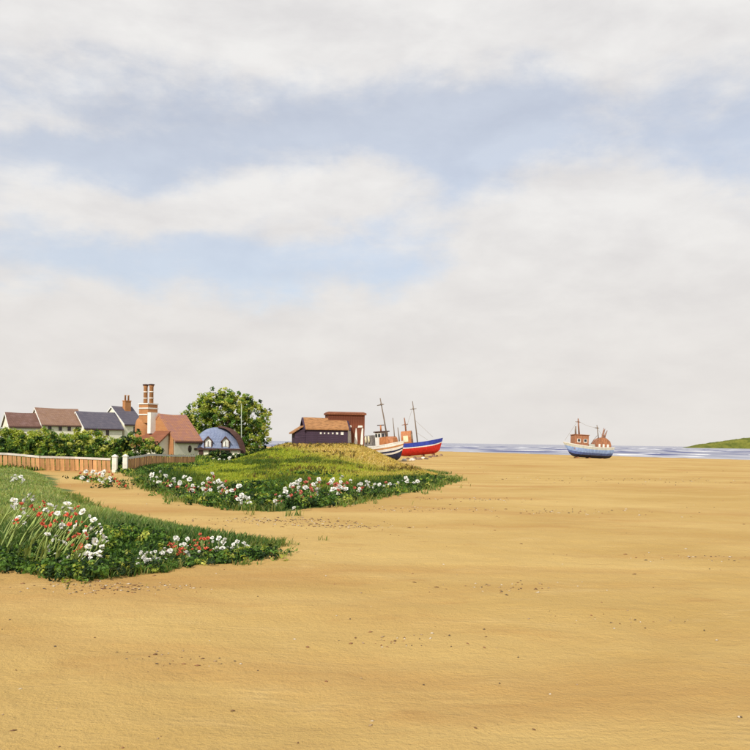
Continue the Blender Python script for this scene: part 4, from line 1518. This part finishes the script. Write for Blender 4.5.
DAISY = [(9, 1.0, 0.15, 0), (7, .7, .7, .08)]
POM = [(9, 1.0, 0.0, 0), (8, .85, .6, .12), (6, .6, 1.1, .2)]
POPPY = [(5, 1.0, .5, 0), (4, .8, .9, .05)]
BL = {}
for nm, rings, cup in (('daisy', DAISY, .18), ('pom', POM, .12), ('poppy', POPPY, .3)):
    for cname in ('petal_white', 'petal_red', 'petal_pink'):
        BL[nm, cname] = [blossom_mesh('blossom', M[cname], s, rings, 1.0, cup) for s in (1, 2, 3)]
EYE = MB().blob((0, 0, .16), (.24, .24, .14), 3, n=8, m=4, rough=.05).mesh('flower_eye', M['flower_eye'], True)
LEAFBLADE = MB()
LEAFBLADE.add([(0, 0, 0), (.35, -.10, .12), (.75, -.07, .10), (1, 0, -.02), (.75, .07, .10), (.35, .10, .12)], [(0, 1, 5), (1, 2, 4, 5), (2, 3, 4)])
LEAFM = LEAFBLADE.mesh('leaf', M['stem'])


def flower(head, base, r, colour, kind, label, group, thick):
    """flower thing at its base on the ground: bowed stem, blossom with an eye, one leaf"""
    t = thing('flower', label, 'flower', base, 0, group)
    v = head - base
    n = 5
    side = Vector((random.uniform(-.12, .12), random.uniform(-.12, .12), 0)) * v.length
    pts = [Vector((0, 0, -.04))] + [v * (k / n) + side * math.sin(math.pi * k / n) for k in range(1, n + 1)]
    MB().tube(pts, [thick, thick, thick * .9, thick * .8, thick * .75, thick * .7], 5).build('stem', M['stem'], t, True)
    tilt = (random.uniform(.05, 1.15), random.uniform(-.55, .55), random.uniform(-1.4, 1.4))
    o = place('blossom', random.choice(BL[kind, colour]), t, v, tilt, (r, r, r))
    if kind == 'daisy':
        place('flower_eye', EYE, o)
    for _ in range(random.choice((0, 1, 2, 2, 3))):
        q = r * random.uniform(.42, .78)
        off = Vector((random.uniform(-2.1, 2.1) * r, random.uniform(-1.2, 1.2) * r, -random.uniform(.2, 2.0) * r))
        hp = v + off
        if hp.z < 0.03:
            continue
        fork = v * random.uniform(.45, .65)
        MB().tube([fork, fork.lerp(hp, .6) + Vector((0, 0, -.2 * r)), hp], thick * .6, 4).build('side_stem', M['stem'], t, True)
        place('blossom', random.choice(BL[kind, colour]), t, hp, (random.uniform(.1, 1.3), random.uniform(-.6, .6), random.uniform(-1.5, 1.5)), (q, q, q * random.uniform(.8, 1.3)))
    place('leaf', LEAFM, t, v * random.uniform(.2, .5), (0, random.uniform(-.9, -.3), random.uniform(0, 6.28)), [r * random.uniform(1.6, 2.6)] * 3)
    return t


def crop(pts, ox, oy, k):
    return [(ox + a / k, oy + b_ / k) for a, b_ in pts]


W1 = crop([(110, 135), (310, 70), (250, 138), (237, 245), (293, 335), (170, 350), (505, 250), (558, 195), (642, 215), (650, 295), (715, 440), (530, 560), (642, 585), (735, 670), (545, 720)], 5, 490, 12.5)
W1 += crop([(112, 88), (142, 138), (262, 162), (360, 240), (350, 325), (445, 345), (450, 395), (370, 438), (75, 285), (200, 295), (310, 490), (438, 485), (300, 555), (345, 562), (410, 545),
            (50, 628), (132, 590), (248, 622), (335, 662), (415, 585)], 55, 495, 9.37)
R1 = crop([(205, 190), (350, 210), (470, 155), (440, 310), (555, 335), (478, 435), (640, 390), (150, 385), (600, 300), (580, 460)], 5, 490, 12.5)
R1 += crop([(220, 120), (125, 190), (185, 190), (145, 290), (212, 255), (285, 305), (295, 365), (220, 380), (180, 400), (135, 425), (300, 420), (245, 475), (245, 515)], 55, 495, 9.37)
W2 = crop([(50, 237), (72, 225), (95, 208), (92, 235), (112, 225), (130, 212), (140, 190), (128, 170), (113, 145), (147, 150), (160, 188), (185, 178), (150, 208), (210, 205), (205, 185), (248, 190), (255, 200),
           (188, 143), (228, 150), (240, 128), (268, 140), (310, 75), (298, 70), (362, 76), (345, 103), (355, 150), (424, 145), (494, 70), (530, 72), (556, 92), (520, 122), (548, 128), (513, 150), (568, 150),
           (600, 125), (596, 145), (628, 90), (636, 127), (663, 100), (680, 118), (705, 128), (440, 170)], 120, 525, 5.357)
R2 = crop([(265, 108), (290, 105), (300, 118), (285, 125), (325, 135), (340, 128), (350, 140), (320, 150), (400, 88), (432, 55), (440, 75), (465, 75), (408, 118), (425, 125), (462, 132), (455, 80)], 120, 525, 5.357)
W3 = crop([(130, 75), (78, 95), (103, 110), (158, 100), (212, 118), (120, 145), (70, 132), (193, 160), (278, 108), (310, 122), (248, 142), (330, 160), (326, 195), (285, 210), (350, 240), (383, 225), (395, 148),
           (395, 182), (450, 85), (428, 118), (440, 188), (490, 132), (510, 150), (515, 165), (495, 175), (572, 193), (618, 165), (635, 222), (660, 235), (680, 245), (637, 270), (685, 275), (612, 245)], 140, 460, 6.25)
R3 = crop([(100, 165), (150, 150), (180, 135), (180, 170), (230, 175), (298, 165), (310, 185), (340, 180), (430, 150), (415, 195), (455, 105), (540, 135), (520, 190), (545, 180), (600, 190), (600, 235), (410, 165)], 140, 460, 6.25)
W4 = crop([(375, 190), (320, 225), (300, 235), (345, 228), (235, 270), (240, 300), (193, 350), (265, 355), (365, 260), (425, 262), (500, 228), (550, 180), (540, 280), (685, 190), (662, 218), (685, 278), (740, 250), (320, 452), (160, 420)], 260, 460, 9.375)
R4 = crop([(150, 335), (105, 400), (165, 405), (215, 395), (295, 340), (310, 270), (380, 300), (375, 325), (400, 310), (455, 185), (475, 270), (480, 295), (555, 220), (475, 360), (640, 235), (715, 235), (730, 290), (430, 220)], 260, 460, 9.375)
W5 = crop([(15, 108), (65, 92), (57, 118), (55, 140), (110, 110), (165, 128), (195, 115), (203, 135), (240, 132), (265, 132), (157, 155), (320, 132), (363, 122), (405, 95), (412, 118), (448, 125), (468, 115), (85, 155)], 330, 460, 5.357)
R5 = crop([(30, 135), (90, 130), (40, 165), (70, 150), (130, 150), (175, 155), (300, 128)], 330, 460, 5.357)
W6 = crop([(430, 560), (480, 570), (520, 560), (550, 590), (465, 560), (410, 590), (530, 600), (495, 600)], 0, 360, 5)
R6 = crop([(405, 570), (450, 590), (500, 575), (545, 565), (575, 600), (585, 610), (440, 575), (560, 575), (600, 625)], 0, 360, 5)
W7 = crop([(60, 590), (75, 580), (105, 585), (85, 600), (115, 600)], 0, 360, 5)
W8 = crop([(297, 541), (336, 545), (368, 548), (312, 562), (346, 566), (380, 577), (405, 532), (415, 560)], 170, 380, 6.82)


def ordinal(k):
    return f"{k}{'th' if 10 <= k % 100 <= 20 else {1: 'st', 2: 'nd', 3: 'rd'}.get(k % 10, 'th')}"


def plant(points, drop, r_px, colour, kind, label, group, thick_px=.9, lean_px=0.0, free=False):
    for k, (px, py) in enumerate(sorted(points)):
        L = drop(px, py)
        for _ in range(8):
            base = ground_at(px + lean_px * L / 40.0 + random.uniform(-1.6, 1.6) * L / 14, py + L)
            bx, by = np.array([base.x]), np.array([base.y])
            if free or max(inside_dist(bx, by, FORE)[0], inside_dist(bx, by, MID)[0]) > 0.12 * base.y / 14:
                break
            L *= 0.8
        d = pix_dir(px, py)
        Yh = base.y + random.uniform(-.02, .02)
        head = Vector((d.x * Yh, Yh, CAM_H + d.z * Yh))
        s = Yh / FPX
        if head.z - base.z < 0.05:
            head.z = base.z + 0.05
        flower(head, base, r_px * s * random.uniform(.68, 1.18), colour, kind, f'{label}, {ordinal(k + 1)} from the left', group, thick_px * s * random.uniform(.8, 1.1))


def d1(px, py):
    return float(np.interp(py, [494, 530, 566], [46, 30, 12]))


plant(W1, d1, 3.7, 'petal_white', 'daisy', 'white flower in the tall left clump', 'white flowers of the tall clump', .9, -22)
plant(R1, d1, 3.5, 'petal_red', 'poppy', 'coral red flower in the tall left clump', 'coral flowers of the tall clump', .9, -22)
d2 = lambda px, py: 11.0 if py > 555 else 15.0
plant(W2, d2, 2.8, 'petal_white', 'pom', 'white flower on the tip of the near bank', 'white flowers at the tip of the near bank', .6)
plant(R2, d2, 2.9, 'petal_red', 'poppy', 'coral red flower on the tip of the near bank', 'coral flowers at the tip of the near bank', .6)
d3 = lambda px, py: 11.0
plant(W3, d3, 2.8, 'petal_white', 'pom', 'white flower on the verge below the right fence', 'white flowers below the right fence', .5)
plant(R3, d3, 2.8, 'petal_pink', 'poppy', 'dusky red flower on the verge below the right fence', 'red flowers below the right fence', .5)
plant(W4, d3, 2.8, 'petal_white', 'pom', 'white flower in the bed below the shed', 'white flowers below the shed', .55)
plant(R4, d3, 2.9, 'petal_pink', 'poppy', 'dusky red flower in the bed below the shed', 'red flowers below the shed', .55)
d5 = lambda px, py: 9.0
plant(W5, d5, 2.3, 'petal_white', 'pom', 'white flower at the right end of the dune verge', 'white flowers below the boats', .45)
plant(R5, d5, 2.4, 'petal_pink', 'poppy', 'dusky red flower at the right end of the dune verge', 'red flowers below the boats', .45)
d6 = lambda px, py: 5.0
plant(W6, d6, 2.4, 'petal_white', 'pom', 'white flower on the path below the left gate pier', 'white flowers by the gate', .4, free=True)
plant(R6, d6, 2.4, 'petal_red', 'poppy', 'coral flower on the path below the left gate pier', 'coral flowers by the gate', .4, free=True)
plant(W7, d6, 2.1, 'petal_white', 'pom', 'white flower in the grass below the left fence end', 'white flowers under the left fence', .4, free=True)


def bush_flowers():
    for k, (px, py) in enumerate(sorted(W8)):
        p = at(px, py, 73.4)
        s = p.y / FPX
        base = Vector((p.x, p.y + .1, tz(p.x, p.y + .1)))
        flower(p, base, 1.8 * s, 'petal_white', 'pom', f'white bloom on the dark bush by the blue roofed cottage, {ordinal(k + 1)} from the left', 'white blooms on the bush', .3 * s)


bush_flowers()


# strap leaved plants in the tall clump
def strap_plants():
    spots = [(14, 566, 'at the left edge of the picture'), (30, 568, 'below the tall coral flowers'), (46, 570, 'in the middle of the tall clump'), (66, 572, 'at the right side of the tall clump')]
    rr = random.Random(4)
    for px, py, lab in spots:
        b_ = ground_at(px, py)
        t = thing('strap_leaf_plant', 'plant with long pale yellow green strap leaves ' + lab, 'plant', b_, 0, 'strap leaved plants')
        for k in range(8):
            az = rr.uniform(-.9, .9)
            H = rr.uniform(.45, .85)
            lean = Vector((math.cos(az), math.sin(az), 0)) * H * rr.uniform(.15, .6)
            w = rr.uniform(.014, .024)
            x0, y0 = rr.uniform(-.16, .16), rr.uniform(-.14, .14)
            side = Vector((math.cos(az + 1.2), math.sin(az + 1.2), 0))
            rows = []
            for u in np.linspace(0, 1, 7):
                c = Vector((x0, y0, -.03)) + lean * (u ** 1.7) + Vector((0, 0, H * (u - .22 * u ** 3)))
                ww = w * (1 - u ** 3) + .001
                rows.append([c - side * ww, c + Vector((0, -.2 * ww, 0)), c + side * ww])
            MB().loft(rows, False, False).build('leaf', M['strap'], t, True)


M['strap'] = plain('strap_leaf', (0.34, 0.40, 0.10), 0.5, 0.2, 5, rand=0.5)
strap_plants()


# ------------------------------------------------------------------ wrack and pebbles on the sand
def wrack():
    spots = [(330, 527, .35, 160), (130, 590, .25, 120), (300, 521, .4, 160), (420, 510, .5, 80), (640, 481, 2.0, 140), (560, 512, .7, 80), (700, 560, .3, 50),
             (210, 536, .3, 90), (520, 590, .3, 50), (250, 522, .4, 120), (100, 590, .2, 80), (640, 620, .2, 30), (400, 640, .2, 40), (180, 660, .15, 30), (475, 500, .6, 80)]
    m1 = []
    for px, py, sp, n in spots:
        x0, y0 = flat(px, py)
        m1.append(np.stack([x0 + RNG.normal(0, sp * 2.4, n), y0 + RNG.normal(0, sp, n)], 1))
    u = RNG.uniform(0, 1, 220)
    yy = 5 * (80 / 5) ** u
    m1.append(np.stack([yy * RNG.uniform(-.5, .5, 220), yy], 1))
    P = np.concatenate(m1)
    keep = (inside_dist(P[:, 0], P[:, 1], FORE) < -.05) & (inside_dist(P[:, 0], P[:, 1], MID) < -.05)
    P = P[keep]
    n = len(P)
    z = terrain(P[:, 0], P[:, 1])
    s = RNG.uniform(.005, .016, n) * (0.7 + P[:, 1] / 25)
    v, f = [], []
    base = np.array([(1, 0, 0), (0, 1, 0), (-1, 0, 0), (0, -1, 0), (0, 0, .7), (0, 0, -.6)])
    tri = np.array([(0, 1, 4), (1, 2, 4), (2, 3, 4), (3, 0, 4), (1, 0, 5), (2, 1, 5), (3, 2, 5), (0, 3, 5)])
    a = RNG.uniform(0, 6.28, n)
    el = RNG.uniform(.7, 2.6, n)
    B = base[None] * np.stack([s * el, s, s], 1)[:, None, :] * RNG.uniform(.75, 1.25, (n, 6, 1))
    ca, sa = np.cos(a)[:, None], np.sin(a)[:, None]
    X = B[..., 0] * ca - B[..., 1] * sa + P[:, :1]
    Yv = B[..., 0] * sa + B[..., 1] * ca + P[:, 1:2]
    Z = B[..., 2] + z[:, None] + s[:, None] * .2
    v = np.stack([X, Yv, Z], -1).reshape(-1, 3)
    f = (tri[None] + (np.arange(n) * 6)[:, None, None]).reshape(-1, 3)
    c = pick(np.array([(.16, .085, .04), (.26, .13, .06), (.36, .25, .15), (.55, .47, .36), (.10, .07, .045)]), n)
    tag(place('beach_litter', np_mesh('beach_litter', v, f, M['litter'], np.repeat(c, 6, 0))), 'brown weed scraps and pebbles scattered on the sand', 'beach litter', kind='stuff')


M['litter'] = leaf_mat('beach_litter', 0.0)
wrack()
